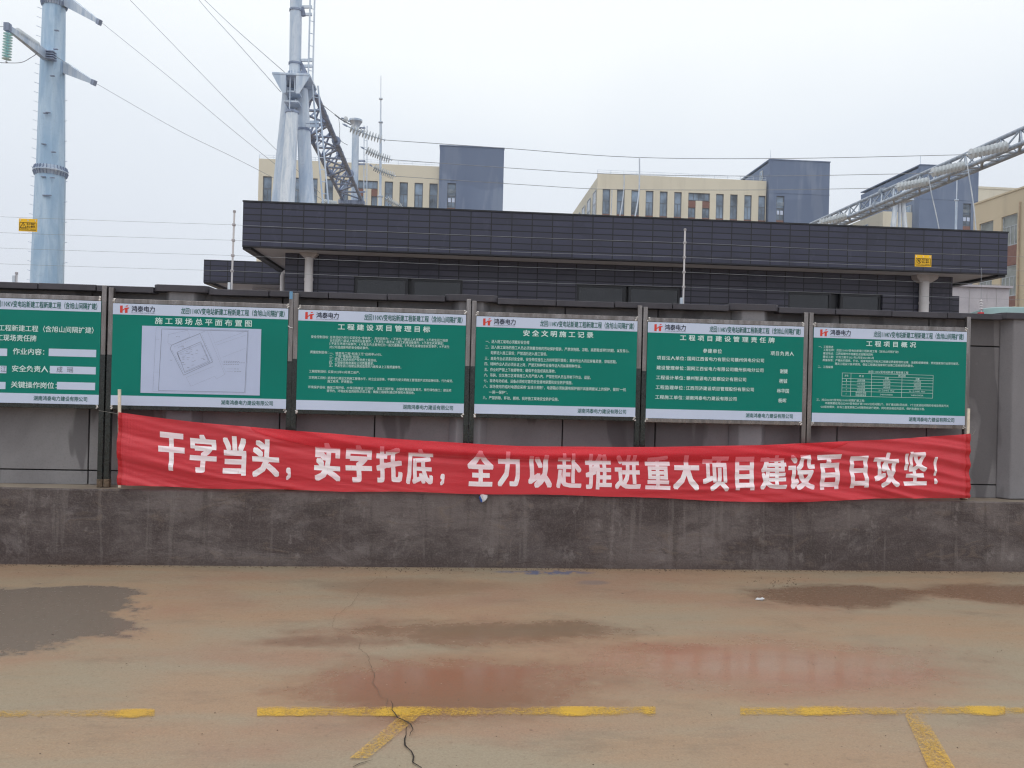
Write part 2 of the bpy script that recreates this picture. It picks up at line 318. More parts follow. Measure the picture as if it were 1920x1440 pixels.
MAT = dict(
    ground=m_ground(), kerb=m_kerb(),
    kerb_top=m_cement('kerb_top_cement', srgb(150, 138, 124), srgb(128, 116, 104), srgb(96, 84, 76), .5, .6),
    wall=m_cement('precast_wall', srgb(136, 134, 136), srgb(116, 113, 116), srgb(76, 73, 76), .6),
    pil=m_cement('pilaster_concrete', srgb(140, 139, 143), srgb(122, 120, 124), srgb(86, 84, 88), .45),
    gap=plain('dark_joint', srgb(24, 23, 26), .9), coping=m_cement('dark_coping', srgb(72, 70, 78), srgb(58, 56, 64), srgb(44, 42, 50), .3, .55),
    steel=m_steel(), weld=plain('weld_seam', srgb(205, 202, 200), .35, .6, .2, 40), rust=plain('mortar_caked_foot', srgb(110, 94, 78), .9, 0, .3, 60),
    green=plain('green_print', srgb(2, 126, 112), .45, 0, .05, 1.2, .2), white=plain('white_print', srgb(202, 214, 238), .4, 0, .03, 1.5),
    ink_white=plain('white_ink', srgb(206, 232, 230), .45, 0, .02), ink_green=plain('green_ink', srgb(30, 100, 96), .45, 0, .05), ink_dark=plain('dark_ink', srgb(40, 50, 74), .45, 0, .05),
    ink_red=plain('red_ink', srgb(216, 62, 46), .4, 0, .03), ink_grey=plain('grey_ink', srgb(104, 110, 124), .5, 0, .05), paper=plain('map_paper', srgb(188, 200, 230), .35, 0, .03, 2),
    tile=m_tile('dark_blue_wall_tiles', srgb(55, 57, 80), srgb(16, 17, 30), .405, .122, .012), tile2=m_tile('charcoal_wall_tiles', srgb(66, 66, 84), srgb(22, 22, 36), .405, .122, .012, .5),
    soffit=plain('soffit_paint', srgb(184, 190, 206), .8, 0, .05, 1), trim=plain('black_trim', srgb(30, 31, 40), .5), pipe=plain('white_plastic_pipe', srgb(210, 208, 211), .4, 0, .05, 4), pipe2=plain('grey_plastic_hopper', srgb(176, 173, 178), .5, 0, .1, 5),
    dglass=plain('dark_window_glass', srgb(26, 27, 36), .12, 0, .25, 1.5, .6), frame=plain('black_window_frame', srgb(26, 27, 36), .4),
    galv=m_galv('galvanised_steel', srgb(208, 218, 230), srgb(172, 190, 212), .48, .25), galv_dark=m_galv('weathered_truss_steel', srgb(152, 166, 192), srgb(122, 134, 158), .6, .0, 3),
    galv_light=m_galv('bright_zinc_steel', srgb(226, 232, 238), srgb(190, 202, 216), .42, .3, 3), pole=m_galv('monopole_steel', srgb(190, 212, 232), srgb(158, 188, 216), .5, .2, .9),
    porc=plain('grey_porcelain', srgb(210, 216, 220), .3, 0, .05, 8), glassins=plain('teal_glass_insulator', srgb(196, 238, 240), .15, 0, .1, 9), wire=plain('aluminium_conductor', srgb(140, 144, 150), .5, .4), wire2=plain('fence_wire', srgb(150, 154, 160), .4, .5),
    cream=m_facade('cream_render', srgb(222, 216, 198), srgb(212, 206, 189)), bluegrey=m_facade('blue_grey_render', srgb(118, 134, 162), srgb(102, 118, 148), 1.), spandrel=plain('brown_spandrel', srgb(132, 96, 88), .7, 0, .08), tan=m_facade('tan_render', srgb(206, 193, 168), srgb(192, 180, 156)),
    glass=plain('sky_painted_glass', srgb(124, 144, 168), .12, 0, .4, .45, .7), wframe=plain('pale_window_frame', srgb(176, 184, 192), .5), dframe=plain('dark_window_frame', srgb(104, 112, 124), .5), curtain=plain('greyed_glass', srgb(150, 158, 160), .3, 0, .2, .8),  # glass: uneven pale blue paints the reflected sky into the pane colour
    yellow=plain('yellow_sign_plastic', srgb(250, 200, 30), .4, 0, .05, 9), black=plain('black_sign_ink', srgb(46, 32, 10), .5), mark=m_worn('worn_yellow_paint', srgb(228, 184, 56), .49), mark2=m_worn('faded_yellow_paint', srgb(220, 176, 64), .55), mark3=m_worn('slanted_yellow_paint', srgb(226, 178, 48), .46, False), mark4=m_worn('faded_slanted_paint', srgb(224, 178, 56), .50, False),
    red=m_banner('red_banner_cloth', srgb(244, 58, 72), .19), letter=m_letter(), flap=m_banner('folded_thin_cloth', srgb(240, 70, 86), .66, (1, .66, .70, 1)), truss2=m_galv('lattice_beam_zinc', srgb(176, 186, 198), srgb(146, 158, 174), .5, .2, 3), pebble=plain('grit', srgb(122, 104, 88), .8, 0, .4, 60), hem=m_banner('red_banner_hem', srgb(206, 18, 34), .03),
    stick=plain('pale_wood_stick', srgb(226, 214, 196), .6, 0, .08, 30), crack=plain('dark_crack', srgb(44, 38, 33), .95), crack2=plain('hairline_crack', srgb(92, 78, 66), .95), tanpipe=plain('tan_drain_pipe', srgb(172, 150, 128), .6), teal=plain('pale_teal_canopy', srgb(166, 196, 198), .4, 0, .04, 2), redlamp=plain('red_plastic', srgb(214, 30, 44), .4),  # crack: plain dark brown of the ground crack ribbons
    litter=plain('white_litter_paper', srgb(214, 216, 220), .5, 0, .1, 30), litblue=plain('blue_litter_print', srgb(50, 96, 178), .5), dark_half=plain('dark_green_half', srgb(34, 42, 42), .2, 0, .25, 22, .6), twine=plain('thin_twine', srgb(150, 146, 140), .7), grey=m_cement('pale_cement_wall', srgb(196, 193, 200), srgb(178, 175, 184), srgb(130, 128, 136), .35))

# ------------------------------------------------------------------ text helper
_tc = {}
def glyphs(s, offset=0., spacing=1., res=1):
    key = (s, offset, round(spacing, 3), res)
    if key in _tc: return _tc[key]
    c = bpy.data.curves.new('text', 'FONT'); c.body = s; c.offset = offset; c.resolution_u = res; c.space_character = spacing
    o = bpy.data.objects.new('text', c); COL.objects.link(o)
    dg = bpy.context.evaluated_depsgraph_get(); me = bpy.data.meshes.new_from_object(o.evaluated_get(dg))
    v = [(p.co.x, p.co.y) for p in me.vertices]; f = [tuple(p.vertices) for p in me.polygons]
    bpy.data.objects.remove(o); bpy.data.curves.remove(c); bpy.data.meshes.remove(me)
    _tc[key] = (v, f); return v, f
def put_text(mb, s, x0, x1, zc, h, Y, offset=.018, aspect=None, res=1):
    """writes s on the plane y=Y from x0 to x1, centred on height zc, glyphs h tall (metres); stroke weight from shifted layers"""
    n = len(s); W = x1-x0; sp_ = 1.
    if sum(c < '\u2000' for c in s) > 1: aspect = None; offset *= .7
    if aspect and n > 1:
        g = h*aspect; pitch = (W-g)/(n-1); sp_ = max(1., pitch/(g/.9))
    v, f = glyphs(s, 0., sp_, res)
    a = min(p[0] for p in v)-offset; b = max(p[0] for p in v)+offset
    sx = W/(b-a) if (n > 1 or aspect is None) else h*.9/.85
    sz = h/.86
    sh = [(0, 0)] if offset <= 0 else [(-offset, -offset), (offset, offset), (-offset, offset), (offset, -offset)]
    for i, (dx, dz) in enumerate(sh):
        mb.add([(x0+(p[0]+dx-a)*sx, Y-.00006*i, zc+(p[1]+dz-.36)*sz) for p in v], f)

# ================================================================== GROUND
Y0 = onZ(960, 1065).y            # face of the low wall
ZK = at(960, 928, Y0).z          # its top
g = MB(); N = 60
g.quad((-260, -160, 0), (260, -160, 0), (260, 320, 0), (-260, 320, 0))
struct(g.build('ground', MAT['ground']))
bpy.data.objects['ground'].location.xyz = (0, 0, 0)
for v in bpy.data.objects['ground'].data.vertices: v.co.y += 80

def ribbon(name, pts, wid, mat, z=.004, jitter=.0):
    mb = MB(); P = [onZ(*p) for p in pts]; Q = []
    for a, b in zip(P[:-1], P[1:]):
        n = max(1, int((b-a).length/.03))
        for i in range(n): Q.append(a.lerp(b, i/n)+Vector((random.uniform(-1, 1), random.uniform(-1, 1), 0))*jitter)
    Q.append(P[-1]); L = []; n = len(Q)
    for i, p in enumerate(Q):
        d = (Q[min(i+1, n-1)]-Q[max(i-1, 0)]).normalized(); s = Vector((-d.y, d.x, 0))
        ww = wid*(.35+.65*sin(pi*min(1, max(.0, i/(n-1)))))*random.uniform(.6, 1.3) if jitter else wid
        L += [p+s*ww/2, p-s*ww/2]
    mb.add([(p.x, p.y, z) for p in L], [(2*i, 2*i+1, 2*i+3, 2*i+2) for i in range(n-1)])
    return struct(mb.build(name, mat))
def cpx(l): return [(500+x/4, 1180+y/4) for x, y in l]
ribbon('ground_crack', cpx([(710, 75), (698, 150), (755, 200), (790, 300), (812, 350), (792, 405), (838, 470), (860, 515), (905, 530), (892, 575), (912, 645)]), .0026, MAT['crack2'], .006, .005)
ribbon('ground_crack', cpx([(930, 555), (950, 585), (937, 625), (985, 685), (1080, 730), (1096, 770), (1072, 822)]), .008, MAT['crack'], .014, .004)
ribbon('ground_crack', cpx([(1052, 735), (1040, 765), (1046, 800), (1033, 875), (1085, 920), (1102, 960), (1094, 1010), (1150, 1045), (1180, 1080)]), .007, MAT['crack'], .006, .004)
ribbon('ground_crack', cpx([(640, 1045), (700, 1015), (795, 988)]), .008, MAT['crack'], .006, .003)
ribbon('ground_crack', [(677, 1198), (655, 1188), (622, 1178), (626, 1158), (662, 1132), (672, 1112), (695, 1095), (712, 1080), (716, 1066)], .0016, MAT['crack2'], .006, .008)
# worn bay markings
def marking(p0, p1, yt, yb, mat, z=.004):
    a, b, c, d = onZ(p0, yb), onZ(p1, yb), onZ(p1, yt), onZ(p0, yt)
    m = MB(); n = 30
    for i in range(n):
        q = [a.lerp(b, i/n), a.lerp(b, (i+1)/n), d.lerp(c, (i+1)/n), d.lerp(c, i/n)]
        m.quad(*[(p.x, p.y, z) for p in q])
    struct(m.build('road_marking', mat))
marking(-260, 290, 1330, 1348, MAT['mark2'])
marking(482, 1229, 1325.5, 1344.5, MAT['mark'])
marking(1388, 1885, 1324.5, 1343.5, MAT['mark'])
marking(1882, 2300, 1324, 1342, MAT['mark2'])
def slant(p, mat, z=.008):
    q = [onZ(*a) for a in p]; struct(MB().quad(*[(a.x, a.y, z) for a in q]).build('road_marking', mat))
slant([(752, 1343), (790, 1343), (690, 1425), (655, 1425)], MAT['mark4'])
slant([(758, 1341), (788, 1344), (776, 1357), (742, 1354)], MAT['mark3'], .012)
slant([(1696, 1341), (1732, 1341), (1792, 1446), (1742, 1446)], MAT['mark3'])

# ================================================================== LOW WALL
kw = thing('retaining_wall', 'long low stained cement wall carrying the notice boards, darkened by damp', 'wall', (0, Y0+.4, 0))
m = MB(); n = 120; xs = [-9+18.*i/n for i in range(n+1)]
def dy(x, z): return .006*mnoise.noise(Vector((x*1.3, z*2, 0)))
rows = [0, .16, .32, .48, ZK-.012, ZK]
vs = []
for x in xs:
    for j, z in enumerate(rows): vs.append((x, Y0+dy(x, z)+(.012 if j == 5 else 0), z+(.004*mnoise.noise(Vector((x*3, 9, 0))) if j >= 4 else 0)))
    vs.append((x, Y0+.8, ZK))
k = len(rows)+1; fs = []
for i in range(n):
    for j in range(k-2): fs.append((i*k+j, i*k+j+1, (i+1)*k+j+1, (i+1)*k+j))
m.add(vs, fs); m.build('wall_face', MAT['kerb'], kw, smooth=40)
m = MB(); fs = [(i*k+k-2, i*k+k-1, (i+1)*k+k-1, (i+1)*k+k-2) for i in range(n)]
m.add(vs, fs); m.add([(-9, Y0+.8, 0), (9, Y0+.8, 0), (9, Y0+.8, ZK), (-9, Y0+.8, ZK)], [(0, 1, 2, 3)]); m.build('wall_top', MAT['kerb_top'], kw, smooth=40)

# ================================================================== BOUNDARY WALL
YW = Y0+.26; ZT = 2.345
bw = thing('boundary_wall', 'tall grey precast concrete wall with dark coping behind the notice boards', 'wall', (0, YW+.1, ZK))
XP = [(-190, 1), (345, 1), (880, 1), (1402, 1), (1904, 1)]
PX = [at(p, 700, YW).x for p, _ in XP]; PX = [PX[0]-2.42]+PX+[PX[-1]+2.40]
core = MB().box(PX[0]-1, PX[-1]+1, YW+.03, YW+.16, ZK+.001, ZT); core.build('wall_core', MAT['gap'], bw)
zg1 = at(100, 881, YW).z; zg2 = at(1830, 649, YW).z
cl = MB()
for a, b in zip(PX[:-1], PX[1:]):
    for i in range(3):
        x0 = a+(b-a)*i/3+.006; x1 = a+(b-a)*(i+1)/3-.006
        for z0, z1 in ((ZK+.001, zg1-.006), (zg1+.006, zg2-.006), (zg2+.006, ZT-.002)):
            o_ = random.uniform(0, .003); cl.box(x0, x1, YW-o_, YW+.029, z0, z1)
cl.build('wall_panels', MAT['wall'], bw, bevel=.003)
for p in PX:
    q = MB(); hw = .105
    q.prism([(p-hw-.07, YW-.004), (p-hw, YW-.105), (p+hw, YW-.105), (p+hw+.07, YW-.004)], 'z', ZK+.002, ZT-.001); q.build('pilaster', MAT['pil'], bw, bevel=.012)
# coping stones: low run between pilasters, lapped raised stones over them
lo = MB(); LEN = .438
for a, b in zip(PX[:-1], PX[1:]):
    x0, x1 = a+.23, b-.23; nn = 4
    for i in range(nn):
        s = (x1-x0)/nn; dz = random.uniform(-.004, .004)
        lo.box(x0+s*i+.004, x0+s*(i+1)-.004, YW-.118+random.uniform(-.004, .004), YW+.26, ZT+dz-.028, ZT+.024+dz)
lo.build('coping_stones', MAT['coping'], bw, bevel=.004)
for p in PX:
    q = MB(); q.prism([(p-.232, YW-.10), (p-.20, YW-.132), (p+.20, YW-.132), (p+.232, YW-.10), (p+.232, YW+.26), (p-.232, YW+.26)], 'z', ZT-.016, ZT+.044); q.build('pilaster_cap', MAT['coping'], bw, bevel=.005)

# ================================================================== NOTICE BOARDS
YB = Y0+.08
lefts = [(-4.475, -3.026, 2.224, 1.342), (-2.929, -1.462, 2.210, 1.342), (-1.378, .073, 2.204, 1.338), (.163, 1.603, 2.196, 1.338), (1.696, 3.138, 2.192, 1.331), (3.229, 4.688, 2.191, 1.329)]
HDR = '龙回110KV变电站新建工程新建工程（含旭山间隔扩建）'; CO = '湖南鸿泰电力建设有限公司'
labels = ['leftmost notice board cut by the frame, green with blank white name boxes',
          'green notice board showing a site layout drawing on white paper',
          'green notice board of project management targets, just right of the layout drawing board',
          'green notice board of nine numbered safety rules, above the middle of the banner',
          'green notice board listing company names with people names down its right side',
          'rightmost green notice board with a small ruled table of figures']
def X_(px, py=680): return at(px, py, YB).x
def Z_(px, py): return at(px, py, YB).z
PANEL = []
for bi, (x0, x1, zt, zb) in enumerate(lefts):
    t = thing('notice_board', labels[bi], 'notice board', ((x0+x1)/2, YB, ZK), 'green notice boards on steel frames')
    W, Hh = x1-x0, zt-zb
    for sx in (0, 1):
        a = x0-.041 if not sx else x1; lean = .004*(1 if sx else -1)
        ztop = zt+.135+random.uniform(-.006, .006)
        p = MB().box(a+.0005, a+.0405, YB+.004, YB+.044, ZK, ztop).build('post', MAT['steel'], t, bevel=.003)
        if bi < 4 or (bi == 4 and not sx): MB().box(a-.0005, a+.0415, YB+.002, YB+.046, ZK+.05, 1.765+random.uniform(-.02, .02)).build('dark_lower_half', MAT['dark_half'], p, bevel=.002)  # thin green-black box makes the lower half of the post dark
        MB().box(a-.004, a+.045, YB-.001, YB+.050, ZK+.001, ZK+.055+random.uniform(0, .03)).build('mortar_foot', MAT['rust'], p, bevel=.008)
    for nm, z0 in (('top_rail', zt+.002), ('bottom_rail', zb-.036)):
        r = MB().box(x0, x1, YB+.002, YB+.040, z0, z0+.038 if nm == 'top_rail' else zb-.002).build(nm, MAT['dark_half' if nm == 'bottom_rail' and bi < 4 else 'steel'], t, bevel=.003)  # bottom rails of the left boards take the same green-black tone
        for sx in (0, 1):
            cx = x0+.008 if not sx else x1-.008
            wv = MB()
            for q in range(4): wv.lathe((cx+random.uniform(-.012, .012), YB+.006, z0+.006+.009*q), (cx+random.uniform(-.012, .012), YB-.001, z0+.006+.009*q), ((0, .009), (.7, .007), (1, .001)), 8)
            wv.build('weld', MAT['weld'], r, smooth=60)
    pn = MB().box(x0+.001, x1-.001, YB, YB+.012, zb, zt).build('panel', MAT['green'], t)
    if bi == 1:
        pn.data.materials.append(MAT['green'])
    MB().box(x0+.001, x1-.001, YB-.0015, YB-.0002, zt-.094, zt-.0005).build('header_band', MAT['white'], pn)
    MB().box(x0+.001, x1-.001, YB-.0015, YB-.0002, zb+.0005, zb+.084).build('footer_band', MAT['white'], pn)
    gi, wi, di, ri = MB(), MB(), MB(), MB(); YT = YB-.003
    put_text(gi, HDR, x0+.565, x1-.03, zt-.049, .050, YT, .022, .72)
    gi.build('heading_text', MAT['ink_green'], pn); gi = MB()
    put_text(gi, CO, x0+.918, x0+1.355, zb+.044, .037, YT, .012, .92)
    put_text(di, '鸿泰电力', x0+.155, x0+.348, zt-.044, .046, YT, .018, 1.02)
    d2 = MB(); put_text(d2, 'HONGTAI ELECTRICPOWER', x0+.155, x0+.346, zt-.077, .009, YT, 0); d2.build('company_subtitle', MAT['ink_dark'], pn)
    lx, lz, s = x0+.060, zt-.080, .062
    def lg(*pts): ri.quad(*[(lx+a*s, YT, lz+b*s) for a, b in pts])
    lg((0, 0), (.34, 0), (.34, 1), (0, .97)); lg((.34, .42), (.66, .70), (.66, .52), (.46, .36), (.34, .3)); lg((.66, 0), (1.0, 0), (1.0, .74), (.66, .70)); lg((1.0, .55), (1.0, .74), (1.22, .76), (1.16, .62)); lg((.70, .84), (1.0, .90), (1.08, 1.04), (.80, 1.0))
    PANEL.append((pn, wi, gi, di, ri, t))
    def T(s, px0, px1, py, hpx, mb=None, off=.022, asp=.98, res=1, a=None):
        q = MB() if mb is None else mb
        put_text(q, s, X_(px0), X_(px1), Z_(px0, py), hpx*.00472, YT, off, asp, res)
        if mb is None: q.build('title_text' if hpx > 9 else 'text_line', MAT['ink_white'], pn)
    if bi == 0:
        T(HDR, -128, 174.5, 611, 10.3, off=.015)
        T('施工现场责任牌', -20, 67.5, 632.5, 10.6, off=.015)
        for s_, a, b, y in (('作业内容：', 24, 83, 658.7), ('安全负责人：', 23, 96, 691), ('关键操作岗位：', 22, 108, 721.2)): T(s_, a, b, y, 10.5, off=.015)
        bx = MB()
        for a, b, y0_, y1_ in ((91, 180, 653.5, 667.5), (94, 180, 686, 700), (108, 179.5, 716, 730), (-66, 13, 651.5, 665.5), (-66, 12.5, 684, 698), (-62, 11.5, 714.5, 728)):
            bx.box(X_(a), X_(b), YB-.0015, YB-.0002, Z_(a, y1_), Z_(a, y0_))
        bx.build('blank_boxes', MAT['white'], pn)
        hw = MB(); T('成', 107, 118, 693, 10, mb=hw, off=0, asp=None); T('瑶', 126, 138, 693.5, 9, mb=hw, off=0, asp=None); T('江', 2, 12, 692, 10, mb=hw, off=0, asp=None)
        hw.build('handwriting', MAT['ink_grey'], pn)
    if bi == 1:
        T('施工现场总平面布置图', 288.9, 470.5, 601.5, 11, off=.015)
        pa = MB().box(X_(265), X_(488.5), YB-.0030, YB-.0002, Z_(264, 736.5), Z_(264, 610.5)).build('layout_drawing', MAT['paper'], pn)
        ln = MB()
        def q8(x, y): px, py = 180+x/5.0526, 560+y/5.0526; return Vector((X_(px), YB-.0042, Z_(px, py)))
        def L(pts, wd=.0011, dash=False):
            P = [q8(*p) for p in pts]
            for a, b in zip(P[:-1], P[1:]):
                nn = max(1, int((b-a).length/.018)) if dash else 1
                for i in range(nn):
                    u, v = a.lerp(b, i/nn), a.lerp(b, (i+(.62 if dash else 1))/nn)
                    d = (v-u).normalized(); s_ = Vector((-d.z, 0, d.x))*wd/2; ln.quad(u-s_, v-s_, v+s_, u+s_)
        L([(563, 275), (1440, 302), (1425, 895), (547, 880), (563, 275)], .0008)
        L([(617, 287), (1432, 310), (1417, 887), (600, 870), (617, 287)], .0022)
        L([(715, 440), (978, 330), (1105, 600), (835, 725), (700, 475), (715, 440)], .0020)
        L([(770, 505), (988, 408), (1078, 600), (845, 700), (770, 505)], .0018); L([(778, 520), (990, 425), (1066, 592), (850, 688)], .0010)
        L([(765, 510), (800, 590)], .003); L([(680, 340), (860, 300), (885, 360), (715, 440), (678, 420), (680, 340)], .0007); L([(775, 465), (820, 440), (835, 475)], .0008)
        L([(978, 330), (1030, 305)], .0008); L([(1080, 312), (1240, 725)], .0007, 1); L([(1050, 312), (1225, 720)], .0007); L([(1130, 415), (1400, 315)], .0007); L([(1140, 440), (1415, 345)], .0007); L([(1200, 555), (1415, 470)], .0006)
        L([(860, 745), (1120, 640)], .0007); L([(860, 745), (905, 830), (1130, 735), (1145, 762), (1220, 720)], .0007); L([(1240, 665), (1300, 665)], .0008); L([(1240, 688), (1300, 688)], .0008)
        L([(740, 455), (975, 360)], .0009, 1); L([(1000, 345), (1110, 590)], .0009, 1); L([(720, 490), (830, 690)], .0009, 1); L([(560, 385), (598, 386)], .0006); L([(552, 695), (598, 696)], .0006)
        for i in range(26):
            x = random.uniform(800, 1040); y = random.uniform(450, 640); L([(x, y), (x+random.uniform(12, 30), y-random.uniform(-4, 6))], .0013)
        for y, x0_, x1_ in ((592, 1210, 1365), (606, 1210, 1418), (622, 1210, 1362), (665, 1312, 1365), (688, 1312, 1388), (524, 795, 832), (553, 815, 850), (572, 818, 852), (604, 812, 850), (582, 700, 735), (650, 865, 900), (360, 755, 797), (577, 1015, 1048), (487, 945, 975)):
            L([(x0_, y), (x1_, y+2)], .0022, True)
        ln.build('drawing_lines', MAT['ink_grey'], pa)
    if bi == 2:
        def R(s, a, b, y, h=26): T(s, 540+a/5.333, 540+b/5.333, 540+y/5.333, h/5.333, off=.006, asp=1.0)
        T('工程建设项目管理目标', 632, 805, 612.8, 10.2, off=.022)
        for r in (('安全控制目标：', 225, 405, 487), ('总体目标为努力实现安全“零事故”，具体目标为：1.不发生八级以上人身事件；2.不发生因工程建', 413, 1593, 492), ('设引起的八级以上电网及设备事件；3.不发生八级及以上施工机械设备事件；4.不发生火灾事故；', 413, 1553, 523), ('5.不发生环境污染事件；6.不发生负主要责任的一般交通事故；7.不发生基建信息安全事件；8.不发生', 410, 1610, 555), ('对公司造成影响的安全稳定事件。', 410, 808, 590),
                  ('质量控制目标：', 220, 402, 640), ('一、输变电工程“标准工艺”应用率≥95%。', 413, 940, 652), ('二、工程“零缺陷”投运。', 413, 720, 682), ('三、实现工程达标投产及优质工程目标。', 413, 890, 712), ('四、工程使用寿命满足公司质量要求。', 413, 860, 745), ('五、不发生因工程建设原因造成的六级及以上工程质量事件。', 413, 1135, 775),
                  ('工期控制目标：', 213, 392, 832), ('实现2022年03月竣工投产。', 403, 722, 838), ('文明施工目标：', 212, 392, 895), ('提高电力建设文明施工管理水平，树立企业形象，不懈努力使文明施工管理逐步达到设施标准、行为规范、', 400, 1655, 900), ('施工有序、环境整洁。', 400, 655, 933),
                  ('环境保护目标：', 208, 388, 990), ('确保工程环保、水保设施建设“三同时”，落实工程环保、水保方案及批复意见，推行绿色施工；建设资', 398, 1640, 995), ('源节约、环境友好型的绿色示范工程；确保工程顺利通过环保和水保验收。', 395, 1275, 1028)): R(*r)
    if bi == 3:
        def R(s, a, b, y, h=34): T(s, 880+a/5.647, 880+b/5.647, 560+y/5.647, h/5.647, off=.006, asp=1.0 if len(s) < 20 else .95)
        T('安全文明施工记录', 979.7, 1111.2, 624.6, 10.3, off=.022)
        for r in (('一、进入施工现场必须戴好安全帽', 167, 628, 452), ('二、进入施工现场的施工人员必须穿戴合格的劳动保护服装，严禁穿拖鞋、凉鞋、高跟鞋或带钉的鞋，以及背心、', 165, 1690, 512), ('短裤进入施工现场；严禁酒后进入施工现场。', 225, 822, 572), ('三、高处作业必须系好安全带，安全带应挂在上方的牢固可靠处；高处作业人员应穿着灵便，穿软底鞋。', 163, 1560, 632), ('四、特种作业人员必须此证上岗，严禁无特种作业操作证人员从事特种作业。', 162, 1187, 690), ('五、作业时严禁上下抛掷物体；确保不会造成高处落物。', 160, 915, 750), ('六、吊装、交叉施工区域非施工人员严禁入内，严禁任何人员在吊物下作业、逗留。', 159, 1290, 808), ('七、现场电动机械、设备必须有可靠的安全接地装置和安全防护措施。', 158, 1097, 868), ('八、现场使用的临时电源应采用“五线三相制”，电源箱必须装漏电保护器并具备两级以上的保护，做到“一机', 156, 1665, 928), ('一闸一保护”。', 215, 413, 990), ('九、严禁拆除、移动、挪用、损坏施工现场安全防护设施。', 153, 955, 1048)): R(*r)
    if bi == 4:
        def R(s, a, b, y, h=42): T(s, 1200+a/6, 1200+b/6, 570+y/6, h/6, off=.015)
        T('工程项目建设管理责任牌', 1273.8, 1451.3, 633.2, 9.6, off=.022); R('参建单位', 705, 917, 527, 46); R('项目负责人', 1465, 1727, 555, 46)
        for i, (l, vv, x1_, nm, na, nb) in enumerate((('项目法人单位：', '国网江西省电力有限公司赣州供电分公司', 1393, None, 0, 0), ('建设管理单位：', '国网江西省电力有限公司赣州供电分公司', 1390, '谢捷', 1575, 1662), ('工程设计单位：', '赣州智源电力勘察设计有限公司', 1197, '杨铖', 1570, 1660), ('工程监理单位：', '江西同济建设项目管理股份有限公司', 1287, '林华国', 1547, 1682), ('工程施工单位：', '湖南鸿泰电力建设有限公司', 1095, '杨晖', 1565, 1655))):
            R(l, 188-2*i, 515-2*i, 605+110.5*i); R(vv, 531-2.5*i, x1_, 614+110.5*i)
            if nm: R(nm, na, nb, 647+110*i, 46)
    if bi == 5:
        def R(s, a, b, y, h=21): T(s, 1510+a/4.683, 1510+b/4.683, 570+y/4.683, h/4.683, off=.006, asp=1.0)
        T('工程项目概况', 1623, 1716.5, 644.3, 9.8, off=.022)
        for r in (('一、工程简述', 113, 240, 375), ('工程名称：龙回110KV变电站新建工程新建工程（含旭山间隔扩建）', 155, 815, 403), ('建设地点：江西省赣州市南康区龙回镇龙回村', 153, 592, 433), ('建设工期：计划工期于2021年3月至2022年3月', 152, 598, 463), ('质量标准：严格执行国家、行业、国家电网公司有关工程建设质量管理的法律、法规和规章制度，贯彻国家及行业现行规范、', 150, 1348, 492), ('落实工程设计技术原则，保证工程满足国家和行业施工验收规范的要求。', 258, 950, 525), ('二、工程规模', 110, 243, 551), ('龙回110KV变电站新建工程新建工程', 553, 905, 595), ('三、旭山220KV变电站110KV间隔扩建工程：', 105, 530, 840), ('本期需要在旭山220KV变电站扩建110KV出线间隔2个，并扩建远期5回出线，1个主变进线间隔的母线及隔离开关', 180, 1265, 870), ('GIS组合模块，并将三盘变原南工II间隔导线进行更换，同时建设相应的监控、保护及通信工程。', 142, 1058, 902)): R(*r)
        xa, xb = X_(1579.4), X_(1749.8); za, zb_ = Z_(1579, 699.2), Z_(1579, 742.4); xs_ = [xa, X_(1595.8), X_(1634.5), X_(1691.5), xb]
        zz = [za]+[za-(za-zb_)*f_ for f_ in (.13, .24, .37, .51, .65, .79, 1.)]
        tb = MB(); lw = .0028
        for i, z in enumerate(zz):
            s0 = xs_[2] if i == 1 else xs_[0]
            tb.box(s0, xb, YT-.0008, YT, z-lw/2, z+lw/2)
        for i, x in enumerate(xs_): tb.box(x-lw/2, x+lw/2, YT-.0014, YT-.0009, zb_, za if i != 3 else zz[1])
        tb.build('table_rules', MAT['ink_white'], pn)
        def C_(s, i, j0, j1, wd, h=.018): cx = (xs_[i]+xs_[i+1])/2; put_text(wi, s, cx-wd/2, cx+wd/2, (zz[j0]+zz[j1])/2, h, YT, .004)
        C_('序号', 0, 0, 2, .034); C_('项 目', 1, 0, 2, .042)
        put_text(wi, '建设规模', xs_[3]-.035, xs_[3]+.035, (zz[0]+zz[1])/2, .017, YT, .004)
        C_('本期', 2, 1, 2, .036); C_('远期', 3, 1, 2, .036)
        for i, (a_, b_, c_) in enumerate((('主变压器', '2×50MVA', '3×50MVA'), ('110KV出线', '2回出线', '4回出线'), ('10KV出线', '24回出线', '36回出线'), ('无功补偿', '2×（3.6+4.8）Mvar', '3×（3.6+4.8）Mvar'))):
            C_(str(i+1), 0, i+2, i+3, .006); C_(a_, 1, i+2, i+3, .075); C_(b_, 2, i+2, i+3, .07 if i < 3 else .15); C_(c_, 3, i+2, i+3, .07 if i < 3 else .15)
        C_('5', 0, 6, 7, .006); zc_ = (zz[6]+zz[7])/2; cx = (xs_[1]+xs_[2])/2
        put_text(wi, '接地变及消弧', cx-.05, cx+.05, zc_+.011, .016, YT, .004); put_text(wi, '线圈成套装置', cx-.05, cx+.05, zc_-.011, .016, YT, .004)
        C_('2×800/630KVA', 2, 6, 7, .12); C_('3×800/630KVA', 3, 6, 7, .12)
    if wi.v: wi.build('table_text', MAT['ink_white'], pn)
    gi.build('footer_text', MAT['ink_green'], pn); di.build('company_name', MAT['ink_dark'], pn); ri.build('logo', MAT['ink_red'], pn)

